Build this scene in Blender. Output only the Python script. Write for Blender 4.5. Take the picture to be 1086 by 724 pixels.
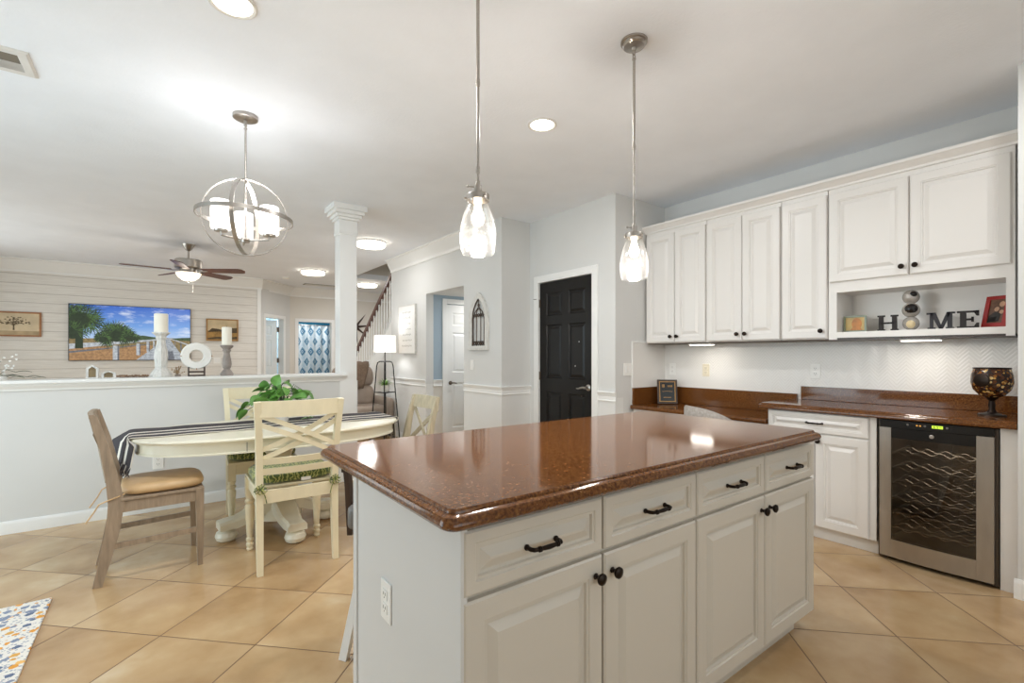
import bpy, bmesh, math, random
from math import pi, sin, cos, radians, atan2, hypot
from mathutils import Vector, Matrix

random.seed(7)
for _o in list(bpy.data.objects):
    bpy.data.objects.remove(_o)
SC = bpy.context.scene
COL = SC.collection
CEIL = 2.745

# ------------------------------------------------------------------ camera
cam_d = bpy.data.cameras.new('camera')
cam = bpy.data.objects.new('camera', cam_d)
COL.objects.link(cam)
cam_d.sensor_width = 36.0
cam_d.lens = 506.0 / 1086.0 * 36.0
cam_d.shift_y = 15.0 / 1086.0
cam_d.clip_start = 0.05
cam.location = (0, 0, 1.25)
cam.rotation_euler = (radians(90), 0, radians(-36.8))
SC.camera = cam

# ------------------------------------------------------------------ exposure, world, daylight
SC.view_settings.view_transform = 'Standard'
SC.view_settings.look = 'None'
SC.view_settings.exposure = 0.17
SC.view_settings.gamma = 1.0
SC.view_settings.use_curve_mapping = False
SC.cycles.use_denoising = True
SC.cycles.max_bounces = 10
SC.cycles.diffuse_bounces = 5
SC.cycles.glossy_bounces = 4
SC.cycles.transparent_max_bounces = 12
SC.cycles.sample_clamp_indirect = 6.0
SC.cycles.caustics_reflective = False
SC.cycles.caustics_refractive = False
world = bpy.data.worlds.new('daylight')
SC.world = world
world.use_nodes = True
world.node_tree.nodes['Background'].inputs[0].default_value = (0.75, 0.86, 1.0, 1)
world.node_tree.nodes['Background'].inputs[1].default_value = 1.0


def area(name, loc, rot, sx, sy, power, color, parent=None, shape='RECTANGLE'):
    d = bpy.data.lights.new(name, 'AREA')
    d.shape = shape
    d.size = sx
    d.size_y = sy
    d.energy = power
    d.color = color
    o = bpy.data.objects.new(name, d)
    COL.objects.link(o)
    o.location = loc
    o.rotation_euler = rot
    if parent:
        o.parent = parent
    return o


DAY = (0.81, 0.92, 1.0)
WARM = (1.0, 0.94, 0.87)
NEUT = (0.985, 0.99, 1.0)
# daylight entering by the windows behind and beside the camera
W_LEFT = (2.1, 4.4, 0.15, 2.25)      # y0, y1, z0, z1 of the patio window in the left wall
W_LIV = (6.2, 9.4, 0.5, 2.25)        # living room window in the left wall
W_BACK = (-1.6, 2.6, 0.9, 2.35)      # x0, x1, z0, z1 of the kitchen window behind the camera
area('daylight_patio', (-2.68, (W_LEFT[0] + W_LEFT[1]) / 2, (W_LEFT[2] + W_LEFT[3]) / 2), (0, radians(-90), 0),
     W_LEFT[3] - W_LEFT[2], W_LEFT[1] - W_LEFT[0], 70, DAY)
area('daylight_living', (-2.68, (W_LIV[0] + W_LIV[1]) / 2, (W_LIV[2] + W_LIV[3]) / 2), (0, radians(-90), 0),
     W_LIV[3] - W_LIV[2], W_LIV[1] - W_LIV[0], 52, (1, .97, .93))
area('daylight_kitchen', ((W_BACK[0] + W_BACK[1]) / 2, -2.68, (W_BACK[2] + W_BACK[3]) / 2), (radians(90), 0, 0),
     W_BACK[1] - W_BACK[0], W_BACK[3] - W_BACK[2], 40, (1.0, .98, .95))


# ------------------------------------------------------------------ materials
def L(c):
    """#rrggbb or (r,g,b) 0..255 -> linear rgba"""
    if isinstance(c, str):
        c = c.lstrip('#')
        c = [int(c[i:i + 2], 16) for i in (0, 2, 4)]
    o = []
    for v in c:
        v = v / 255.0
        o.append(v / 12.92 if v <= 0.04045 else ((v + 0.055) / 1.055) ** 2.4)
    return (o[0], o[1], o[2], 1.0)


class NT:
    def __init__(self, m):
        m.use_nodes = True
        self.t = m.node_tree
        self.b = self.t.nodes.get('Principled BSDF')
        self.out = self.t.nodes.get('Material Output')

    def n(self, typ, **kw):
        x = self.t.nodes.new(typ)
        for k, v in kw.items():
            setattr(x, k, v)
        return x

    def l(self, a, b):
        self.t.links.new(a, b)

    def math(self, op, a, b=None, c=None):
        x = self.n('ShaderNodeMath', operation=op)
        for i, v in enumerate((a, b, c)):
            if v is None:
                continue
            if isinstance(v, (int, float)):
                x.inputs[i].default_value = v
            else:
                self.l(v, x.inputs[i])
        return x.outputs[0]

    def mix(self, f, a, b):
        x = self.n('ShaderNodeMix', data_type='RGBA')
        for i, v in ((0, f), (6, a), (7, b)):
            if isinstance(v, (int, float)):
                x.inputs[i].default_value = v
            elif isinstance(v, tuple):
                x.inputs[i].default_value = v
            else:
                self.l(v, x.inputs[i])
        return x.outputs[2]

    def ramp(self, f, pts, interp='LINEAR'):
        x = self.n('ShaderNodeValToRGB')
        x.color_ramp.interpolation = interp
        e = x.color_ramp.elements
        while len(e) < len(pts):
            e.new(0.5)
        for q, (p, c) in zip(e, pts):
            q.position = p
            q.color = c
        self.l(f, x.inputs[0])
        return x.outputs[0]

    def obj(self, scale=(1, 1, 1), rot=(0, 0, 0)):
        tc = self.n('ShaderNodeTexCoord')
        mp = self.n('ShaderNodeMapping')
        mp.inputs['Scale'].default_value = scale
        mp.inputs['Rotation'].default_value = rot
        self.l(tc.outputs['Object'], mp.inputs[0])
        return mp.outputs[0]

    def noise(self, vec, scale, detail=3, rough=0.55):
        x = self.n('ShaderNodeTexNoise')
        x.inputs['Scale'].default_value = scale
        x.inputs['Detail'].default_value = detail
        x.inputs['Roughness'].default_value = rough
        if vec is not None:
            self.l(vec, x.inputs['Vector'])
        return x.outputs['Fac']

    def bump(self, h, strength=0.2, dist=0.01):
        x = self.n('ShaderNodeBump')
        x.inputs['Strength'].default_value = strength
        x.inputs['Distance'].default_value = dist
        self.l(h, x.inputs['Height'])
        self.l(x.outputs[0], self.b.inputs['Normal'])


def setb(b, color=None, rough=None, metal=None, spec=None, coat=None, coat_rough=None, sheen=None):
    if color is not None:
        b.inputs['Base Color'].default_value = L(color)
    if rough is not None:
        b.inputs['Roughness'].default_value = rough
    if metal is not None:
        b.inputs['Metallic'].default_value = metal
    if spec is not None:
        b.inputs['Specular IOR Level'].default_value = spec
    if coat is not None:
        b.inputs['Coat Weight'].default_value = coat
    if coat_rough is not None:
        b.inputs['Coat Roughness'].default_value = coat_rough
    if sheen is not None:
        b.inputs['Sheen Weight'].default_value = sheen


def plain(name, color, rough=0.5, metal=0.0, var=0.04, scale=8.0, bump=0.0, bscale=60.0, stretch=(1, 1, 1), **kw):
    """principled material with a faint procedural tone variation"""
    m = bpy.data.materials.new(name)
    t = NT(m)
    setb(t.b, color, rough, metal, **kw)
    v = t.obj(stretch)
    f = t.noise(v, scale)
    c = L(color)
    lo = tuple(x * (1 - var * 2) for x in c[:3]) + (1,)
    hi = tuple(min(1, x * (1 + var)) for x in c[:3]) + (1,)
    t.l(t.ramp(f, [(0.3, lo), (0.7, hi)]), t.b.inputs['Base Color'])
    if bump:
        t.bump(t.noise(v, bscale, 2), bump, 0.004)
    return m


def emit(name, color, strength, base='#ffffff'):
    m = bpy.data.materials.new(name)
    t = NT(m)
    setb(t.b, base, 0.4)
    t.b.inputs['Emission Color'].default_value = L(color)
    t.b.inputs['Emission Strength'].default_value = strength
    return m


def thin_glass(name, tint='#f4f6f4', gloss=0.12, seeded=False, rough=0.03):
    m = bpy.data.materials.new(name)
    t = NT(m)
    tr = t.n('ShaderNodeBsdfTransparent')
    tr.inputs[0].default_value = L(tint)
    gl = t.n('ShaderNodeBsdfGlossy')
    gl.inputs['Roughness'].default_value = rough
    gl.inputs[0].default_value = (1, 1, 1, 1)
    mx = t.n('ShaderNodeMixShader')
    fr = t.n('ShaderNodeLayerWeight')
    fr.inputs[0].default_value = 0.35
    f = t.math('ADD', t.math('MULTIPLY', t.math('POWER', fr.outputs['Facing'], 2.2), 0.6), gloss)
    if seeded:
        v = t.obj()
        vo = t.n('ShaderNodeTexVoronoi')
        vo.inputs['Scale'].default_value = 130
        t.l(v, vo.inputs['Vector'])
        spot = t.math('LESS_THAN', vo.outputs['Distance'], 0.30)
        nz = t.math('GREATER_THAN', t.noise(v, 55, 2), 0.5)
        f = t.math('ADD', f, t.math('MULTIPLY', t.math('MULTIPLY', spot, nz), 0.45))
        bp = t.n('ShaderNodeBump')
        bp.inputs['Strength'].default_value = 0.06
        bp.inputs['Distance'].default_value = 0.004
        t.l(vo.outputs['Distance'], bp.inputs['Height'])
        t.l(bp.outputs[0], gl.inputs['Normal'])
    f = t.math('MINIMUM', f, 0.95)
    t.l(f, mx.inputs[0])
    t.l(tr.outputs[0], mx.inputs[1])
    if seeded:      # bubbles in the glass scatter the bulb's light
        df = t.n('ShaderNodeBsdfTranslucent')
        df.inputs[0].default_value = (1, 1, 1, 1)
        d2 = t.n('ShaderNodeBsdfDiffuse')
        d2.inputs[0].default_value = (1, 1, 1, 1)
        ad = t.n('ShaderNodeMixShader')
        ad.inputs[0].default_value = .35
        t.l(df.outputs[0], ad.inputs[1])
        t.l(d2.outputs[0], ad.inputs[2])
        m2 = t.n('ShaderNodeMixShader')
        m2.inputs[0].default_value = .07
        t.l(gl.outputs[0], m2.inputs[1])
        t.l(ad.outputs[0], m2.inputs[2])
        t.l(m2.outputs[0], mx.inputs[2])
    else:
        t.l(gl.outputs[0], mx.inputs[2])
    t.l(mx.outputs[0], t.out.inputs['Surface'])
    return m


M = {}
M['wall'] = plain('wall_paint_grey', '#d9d9d7', 0.75, var=0.012, scale=1.5, bump=0.06, bscale=180)
M['wall_low'] = plain('wall_paint_white', '#e3e3e1', 0.6, var=0.01, scale=1.5)
M['wall_warm'] = plain('wall_paint_greige', '#d9d4cb', 0.75, var=0.012, scale=1.5)
M['blue'] = plain('wall_paint_blue', '#9fb0bd', 0.75, var=0.02, scale=1.5)
M['paleblue'] = plain('wall_paint_pale_blue', '#b9cdd6', 0.7, var=0.02, scale=1.5)
M['teal'] = plain('wall_paint_teal', '#1f86a8', 0.6, var=0.03, scale=1.5)
M['ceiling'] = plain('ceiling_knockdown', '#eff3f9', 0.85, var=0.015, scale=3, bump=0.35, bscale=55)
M['trim'] = plain('trim_white', '#eeeeec', 0.35, var=0.008, scale=3)
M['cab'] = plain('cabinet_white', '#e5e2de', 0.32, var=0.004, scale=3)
M['cab_shaded'] = plain('cabinet_white_shaded', '#d0c8bc', 0.32, var=0.004, scale=3)  # same white as the wall cabinets, with the island's shade worked into the colour
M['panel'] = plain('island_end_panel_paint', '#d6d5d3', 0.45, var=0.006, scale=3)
M['bronze'] = plain('oil_rubbed_bronze', '#2b211b', 0.35, 0.75, var=0.1, scale=30)
M['nickel'] = plain('brushed_nickel', '#b3ada6', 0.3, 1.0, var=0.06, scale=40, stretch=(1, 1, 8))
M['steel'] = plain('stainless_steel', '#bdbab7', 0.33, 1.0, var=0.03, scale=6, stretch=(1, 40, 1))
M['black'] = plain('black_plastic', '#0d0c0c', 0.25, var=0.05)
M['blackmetal'] = plain('black_metal', '#1b1a1a', 0.4, 0.6, var=0.05)
M['door_black'] = plain('black_door_paint', '#0f0c0a', 0.32, var=0.08, scale=5, spec=0.3)
M['gap'] = plain('taupe_board', '#6d6358', 0.6)  # darker board colour for cabinet undersides and table leaf seams
M['plate'] = plain('outlet_plastic', '#f1f0ec', 0.3, var=0.01)
M['ivory'] = plain('outlet_ivory_plastic', '#e2d9c3', 0.35, var=0.01)
M['slot'] = plain('outlet_slot', '#54504a', 0.5)
M['cream'] = plain('cream_painted_wood', '#e9dfc0', 0.35, var=0.03, scale=5, stretch=(3, 3, 1))
M['creamtop'] = plain('cream_table_paint', '#ece7d3', 0.28, var=0.03, scale=4)
M['graywash'] = plain('grey_washed_wood', '#9f8c77', 0.5, var=0.12, scale=6, stretch=(9, 9, 1.2), bump=0.1, bscale=40)
M['whitewash'] = plain('pale_washed_wood', '#c0b59b', 0.5, var=0.10, scale=6, stretch=(9, 9, 1.2))
M['leather_tan'] = plain('tan_leather', '#cfae82', 0.42, var=0.05, scale=14, bump=0.12, bscale=90)
M['taupe'] = plain('taupe_leather', '#a09082', 0.4, var=0.06, scale=8, bump=0.1, bscale=50)
M['throw'] = plain('brown_throw_knit', '#7a6655', 0.9, var=0.15, scale=40, bump=0.4, bscale=140)
M['greyfab'] = plain('grey_upholstery', '#a39d97', 0.9, var=0.12, scale=60, bump=0.25, bscale=220)
M['slate'] = plain('slate_grey_vinyl', '#6d6a66', 0.4, var=0.05)
M['darkwood'] = plain('dark_brown_wood', '#3a2618', 0.35, var=0.15, scale=6, stretch=(8, 8, 1))
M['fanwood'] = plain('fan_blade_walnut', '#5b3020', 0.35, var=0.15, scale=6, stretch=(1, 8, 8))
M['rail'] = plain('stair_rail_mahogany', '#57301f', 0.35, var=0.12, scale=6)
M['opal'] = emit('opal_glass_lit', '#fff8f0', 1.7)
M['opal_soft'] = emit('lamp_shade_lit', '#fff2e2', 0.55)
M['led'] = emit('led_lens_lit', '#fff3df', 6.0)
M['bulb'] = emit('bulb_lit', '#ffefd8', 9.0)
M['bowl_lit'] = emit('fan_bowl_lit', '#ffe9c9', 1.9)
M['seeded'] = thin_glass('seeded_glass', '#fbfaf7', 0.06, True, 0.12)
M['cooler_glass'] = thin_glass('cooler_door_glass', '#bdb4a8', 0.055)
M['window_glass'] = thin_glass('window_glass', '#f4f8f8', 0.03)
M['frame_glass'] = thin_glass('clear_acrylic', '#dfe6da', 0.10)
M['leaf'] = plain('leaf_green', '#659a45', 0.4, var=0.22, scale=18)
M['leaf_dark'] = plain('leaf_dark_green', '#2f4a26', 0.45, var=0.25, scale=18)
M['grass'] = plain('grass_green', '#6f9a35', 0.5, var=0.25, scale=20)
M['white_ceramic'] = plain('white_ceramic', '#eae8e3', 0.3, var=0.03, scale=8)
M['wax'] = plain('candle_wax', '#f1ebdc', 0.5, var=0.01)
M['whitewood'] = plain('chalk_white_wood', '#dad8d3', 0.6, var=0.10, scale=18, stretch=(4, 4, 1))
M['stonegrey'] = plain('stone_grey_wood', '#9b918a', 0.6, var=0.12, scale=18)
M['drygrass'] = plain('dried_grass', '#b59a78', 0.8, var=0.2, scale=20)
M['beads'] = plain('brown_wood_beads', '#8d725a', 0.6, var=0.2, scale=40)
M['iron'] = plain('wrought_iron', '#4d3f36', 0.5, 0.4, var=0.1)
M['canvas'] = plain('printed_canvas', '#eeedea', 0.8, var=0.01)
M['script'] = plain('grey_script', '#9b9892', 0.8)
M['goldframe'] = plain('antique_gold_frame', '#a37b4a', 0.35, 0.5, var=0.1, scale=30)
M['oak'] = plain('oak_frame', '#a9744a', 0.5, var=0.12, scale=20)
M['red'] = plain('red_frame_paint', '#a32420', 0.4, var=0.06)
M['letter'] = plain('dark_brown_letter', '#1c1310', 0.6, var=0.15, scale=20)
M['gunmetal'] = plain('gunmetal_letter', '#232027', 0.55, 0.1, var=0.12, scale=20)
M['hinge'] = plain('door_hinge', '#6f6256', 0.35, 0.8)
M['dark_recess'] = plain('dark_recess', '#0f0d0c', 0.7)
M['fringe'] = plain('charcoal_yarn', '#4b4648', 0.9, var=0.2, scale=60)
M['fringe_pale'] = plain('pale_yarn', '#d8d2c8', 0.9, var=0.1, scale=60)
M['grille'] = plain('vent_white', '#dcdad6', 0.5)
M['vent_dark'] = plain('vent_inside', '#7c7467', 0.8)


def mat_floor():
    m = bpy.data.materials.new('floor_tile')
    t = NT(m)
    S = 0.4645
    tc = t.n('ShaderNodeTexCoord')
    sp = t.n('ShaderNodeSeparateXYZ')
    t.l(tc.outputs['Object'], sp.inputs[0])
    X = t.math('SUBTRACT', sp.outputs[0], 0.018)
    Y = t.math('SUBTRACT', sp.outputs[1], 2.645)
    k = 1 / (math.sqrt(2) * S)
    a = t.math('MULTIPLY', t.math('ADD', X, Y), k)
    b = t.math('MULTIPLY', t.math('SUBTRACT', Y, X), k)
    ga = t.math('ABSOLUTE', t.math('SUBTRACT', t.math('FRACT', t.math('ADD', a, 0.5)), 0.5))
    gb = t.math('ABSOLUTE', t.math('SUBTRACT', t.math('FRACT', t.math('ADD', b, 0.5)), 0.5))
    g = t.math('MINIMUM', ga, gb)
    line = t.math('LESS_THAN', g, 0.0055)
    cell = t.n('ShaderNodeCombineXYZ')
    t.l(t.math('FLOOR', a), cell.inputs[0])
    t.l(t.math('FLOOR', b), cell.inputs[1])
    wn = t.n('ShaderNodeTexWhiteNoise')
    t.l(cell.outputs[0], wn.inputs['Vector'])
    off = t.n('ShaderNodeVectorMath', operation='SCALE')
    t.l(wn.outputs['Color'], off.inputs[0])
    off.inputs['Scale'].default_value = 30
    add = t.n('ShaderNodeVectorMath', operation='ADD')
    t.l(tc.outputs['Object'], add.inputs[0])
    t.l(off.outputs[0], add.inputs[1])
    n1 = t.noise(add.outputs[0], 2.4, 4, 0.5)
    n2 = t.noise(add.outputs[0], 7, 4, 0.6)
    nn = t.math('ADD', t.math('MULTIPLY', n1, 0.8), t.math('MULTIPLY', n2, 0.2))
    col = t.ramp(nn, [(0.22, L('#92714a')), (0.42, L('#b6956c')), (0.58, L('#c6a981')), (0.78, L('#dccaac'))])
    tone = t.math('ADD', t.math('MULTIPLY', wn.outputs['Value'], 0.14), 0.92)
    hs = t.n('ShaderNodeHueSaturation')
    t.l(tone, hs.inputs['Value'])
    t.l(col, hs.inputs['Color'])
    fin = t.mix(line, hs.outputs[0], L('#6b4f38'))
    t.l(fin, t.b.inputs['Base Color'])
    t.l(t.math('ADD', t.math('MULTIPLY', line, 0.4), t.math('ADD', t.math('MULTIPLY', n2, 0.10), 0.15)), t.b.inputs['Roughness'])
    h = t.math('MINIMUM', t.math('MULTIPLY', g, 60), 1.0)
    t.bump(h, 0.25, 0.003)
    return m


def mat_quartz():
    m = bpy.data.materials.new('brown_quartz')
    t = NT(m)
    v = t.obj()
    n1 = t.noise(v, 115, 3, 0.62)
    n2 = t.noise(v, 14, 3)
    base = t.ramp(n1, [(0.36, L('#43260f')), (0.52, L('#68401d')), (0.70, L('#84592b'))])
    vo = t.n('ShaderNodeTexVoronoi')
    vo.inputs['Scale'].default_value = 120
    t.l(v, vo.inputs['Vector'])
    wn = t.n('ShaderNodeTexWhiteNoise')
    t.l(vo.outputs['Color'], wn.inputs['Vector'])
    fleck = t.math('MULTIPLY', t.math('GREATER_THAN', wn.outputs['Value'], 0.93), t.math('LESS_THAN', vo.outputs['Distance'], 0.34))
    dark = t.math('MULTIPLY', t.math('LESS_THAN', wn.outputs['Value'], 0.14), t.math('LESS_THAN', vo.outputs['Distance'], 0.45))
    c = t.mix(t.math('MULTIPLY', fleck, 0.6), base, L('#a87a4e'))
    c = t.mix(t.math('MULTIPLY', dark, 0.4), c, L('#26130b'))
    c = t.mix(t.math('MULTIPLY', n2, 0.25), c, L('#7a4526'))
    t.l(c, t.b.inputs['Base Color'])
    setb(t.b, rough=0.09, spec=0.42)
    return m


def mat_herringbone():
    """embossed white zig-zag tile: local x and z of the slab"""
    m = bpy.data.materials.new('embossed_white_tile')
    t = NT(m)
    tc = t.n('ShaderNodeTexCoord')
    sp = t.n('ShaderNodeSeparateXYZ')
    t.l(tc.outputs['Object'], sp.inputs[0])
    X, Zc = sp.outputs[0], sp.outputs[2]
    p = 0.105
    fx = t.math('FRACT', t.math('DIVIDE', X, p))
    tri = t.math('ABSOLUTE', t.math('SUBTRACT', fx, 0.5))
    q = t.math('ADD', Zc, t.math('MULTIPLY', tri, p * 1.15))
    fz = t.math('FRACT', t.math('DIVIDE', q, 0.026))
    ridge = t.math('ABSOLUTE', t.math('SUBTRACT', fz, 0.5))
    groove = t.math('LESS_THAN', ridge, 0.07)
    col = t.mix(t.math('MULTIPLY', groove, 0.30), L('#ebe9e5'), L('#bdb9b2'))
    t.l(col, t.b.inputs['Base Color'])
    setb(t.b, rough=0.22)
    t.bump(ridge, 0.35, 0.004)
    return m


def mat_shiplap():
    m = bpy.data.materials.new('shiplap_boards')
    t = NT(m)
    tc = t.n('ShaderNodeTexCoord')
    sp = t.n('ShaderNodeSeparateXYZ')
    t.l(tc.outputs['Object'], sp.inputs[0])
    f = t.math('FRACT', t.math('DIVIDE', sp.outputs[2], 0.148))
    line = t.math('LESS_THAN', f, 0.05)
    v = t.obj((1.2, 1, 14))
    n = t.noise(v, 3, 4)
    c = t.ramp(n, [(0.3, L('#dad6cf')), (0.7, L('#e8e5df'))])
    c = t.mix(t.math('MULTIPLY', line, 0.75), c, L('#a8a299'))
    t.l(c, t.b.inputs['Base Color'])
    setb(t.b, rough=0.6)
    t.bump(t.math('MINIMUM', t.math('MULTIPLY', f, 12), 1.0), 0.4, 0.006)
    return m


def mat_runner():
    """charcoal runner with pale stripes along its length (local x)"""
    m = bpy.data.materials.new('striped_runner_cloth')
    t = NT(m)
    uv = t.n('ShaderNodeUVMap')
    sp = t.n('ShaderNodeSeparateXYZ')
    t.l(uv.outputs[0], sp.inputs[0])
    W = L('#e9e2d6')
    D = L('#39353a')
    pts = []
    edges = [(0.0, W), (0.03, D), (0.24, W), (0.33, D), (0.52, W), (0.61, D), (0.97, W)]
    c = t.ramp(sp.outputs[1], edges, 'CONSTANT')
    n = t.noise(t.obj((1, 1, 1)), 160, 2)
    c = t.mix(t.math('MULTIPLY', n, 0.08), c, L('#807a78'))
    t.l(c, t.b.inputs['Base Color'])
    setb(t.b, rough=0.9)
    t.bump(n, 0.3, 0.003)
    return m


def mat_cushion():
    m = bpy.data.materials.new('green_scroll_cushion')
    t = NT(m)
    v = t.obj()
    w = t.n('ShaderNodeTexWave')
    w.inputs['Scale'].default_value = 14
    w.inputs['Distortion'].default_value = 9
    w.inputs['Detail'].default_value = 1.0
    w.inputs['Detail Scale'].default_value = 2.2
    t.l(v, w.inputs['Vector'])
    c = t.ramp(w.outputs['Fac'], [(0.0, L('#46562a')), (0.45, L('#627236')), (0.62, L('#93994f')), (1.0, L('#adad68'))])
    t.l(c, t.b.inputs['Base Color'])
    setb(t.b, rough=0.8, sheen=0.3)
    t.bump(t.noise(v, 200, 2), 0.2, 0.003)
    return m


def mat_rug():
    m = bpy.data.materials.new('floral_mat')
    t = NT(m)
    v = t.obj()
    vo = t.n('ShaderNodeTexVoronoi')
    vo.inputs['Scale'].default_value = 25
    t.l(v, vo.inputs['Vector'])
    wn = t.n('ShaderNodeTexWhiteNoise')
    t.l(vo.outputs['Color'], wn.inputs['Vector'])
    n = t.noise(v, 70, 2)
    dist = t.math('ADD', vo.outputs['Distance'], t.math('MULTIPLY', t.math('SUBTRACT', n, 0.5), 0.5))
    blob = t.math('LESS_THAN', dist, 0.40)
    hue = t.ramp(wn.outputs['Value'], [(0.0, L('#dd9a3c')), (0.40, L('#e8b567')), (0.55, L('#7f8aa0')), (0.8, L('#d7a24e')), (0.9, L('#5f6c86'))], 'CONSTANT')
    vo2 = t.n('ShaderNodeTexVoronoi')
    vo2.inputs['Scale'].default_value = 66
    t.l(v, vo2.inputs['Vector'])
    spk = t.math('LESS_THAN', vo2.outputs['Distance'], 0.33)
    base = t.mix(t.math('MULTIPLY', spk, 0.75), L('#e3ddd4'), L('#8089a0'))
    t.l(t.mix(blob, base, hue), t.b.inputs['Base Color'])
    setb(t.b, rough=0.85)
    return m


def mat_mosaic():
    m = bpy.data.materials.new('amber_mosaic')
    t = NT(m)
    v = t.obj()
    vo = t.n('ShaderNodeTexVoronoi')
    vo.inputs['Scale'].default_value = 62
    t.l(v, vo.inputs['Vector'])
    wn = t.n('ShaderNodeTexWhiteNoise')
    t.l(vo.outputs['Color'], wn.inputs['Vector'])
    c = t.ramp(wn.outputs['Value'], [(0, L('#4a2a16')), (0.3, L('#8c5a28')), (0.55, L('#c39a56')), (0.75, L('#5d3519')), (0.9, L('#e0c184'))], 'CONSTANT')
    edge = t.math('GREATER_THAN', vo.outputs['Distance'], 0.52)
    t.l(t.mix(edge, c, L('#2a170d')), t.b.inputs['Base Color'])
    setb(t.b, rough=0.2)
    t.bump(vo.outputs['Distance'], 0.4, 0.004)
    return m


def mat_curtain():
    m = bpy.data.materials.new('shower_curtain_print')
    t = NT(m)
    uv = t.n('ShaderNodeUVMap')
    sp = t.n('ShaderNodeSeparateXYZ')
    t.l(uv.outputs[0], sp.inputs[0])
    u = t.math('DIVIDE', sp.outputs[0], 0.20)
    w = t.math('DIVIDE', sp.outputs[1], 0.245)
    row = t.math('FLOOR', w)
    u = t.math('ADD', u, t.math('MULTIPLY', t.math('MODULO', row, 2.0), 0.5))
    fu = t.math('ABSOLUTE', t.math('SUBTRACT', t.math('FRACT', u), 0.5))
    fw = t.math('ABSOLUTE', t.math('SUBTRACT', t.math('FRACT', w), 0.5))
    d = t.math('ADD', t.math('MULTIPLY', fu, 1.0), t.math('MULTIPLY', fw, 0.72))
    ring = t.ramp(d, [(0.0, L('#5b8ca8')), (0.08, L('#d8e3ea')), (0.14, L('#3f7494')), (0.24, L('#86abc0')), (0.30, L('#3f7494')), (0.335, L('#dfe7ec')), (0.62, L('#cddbe4'))], 'CONSTANT')
    t.l(ring, t.b.inputs['Base Color'])
    setb(t.b, rough=0.8)
    return m


M['floor'] = mat_floor()
M['quartz'] = mat_quartz()
M['tile'] = mat_herringbone()
M['shiplap'] = mat_shiplap()
M['runner'] = mat_runner()
M['cushion'] = mat_cushion()
M['rug'] = mat_rug()
M['mosaic'] = mat_mosaic()
M['curtain'] = mat_curtain()


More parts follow.
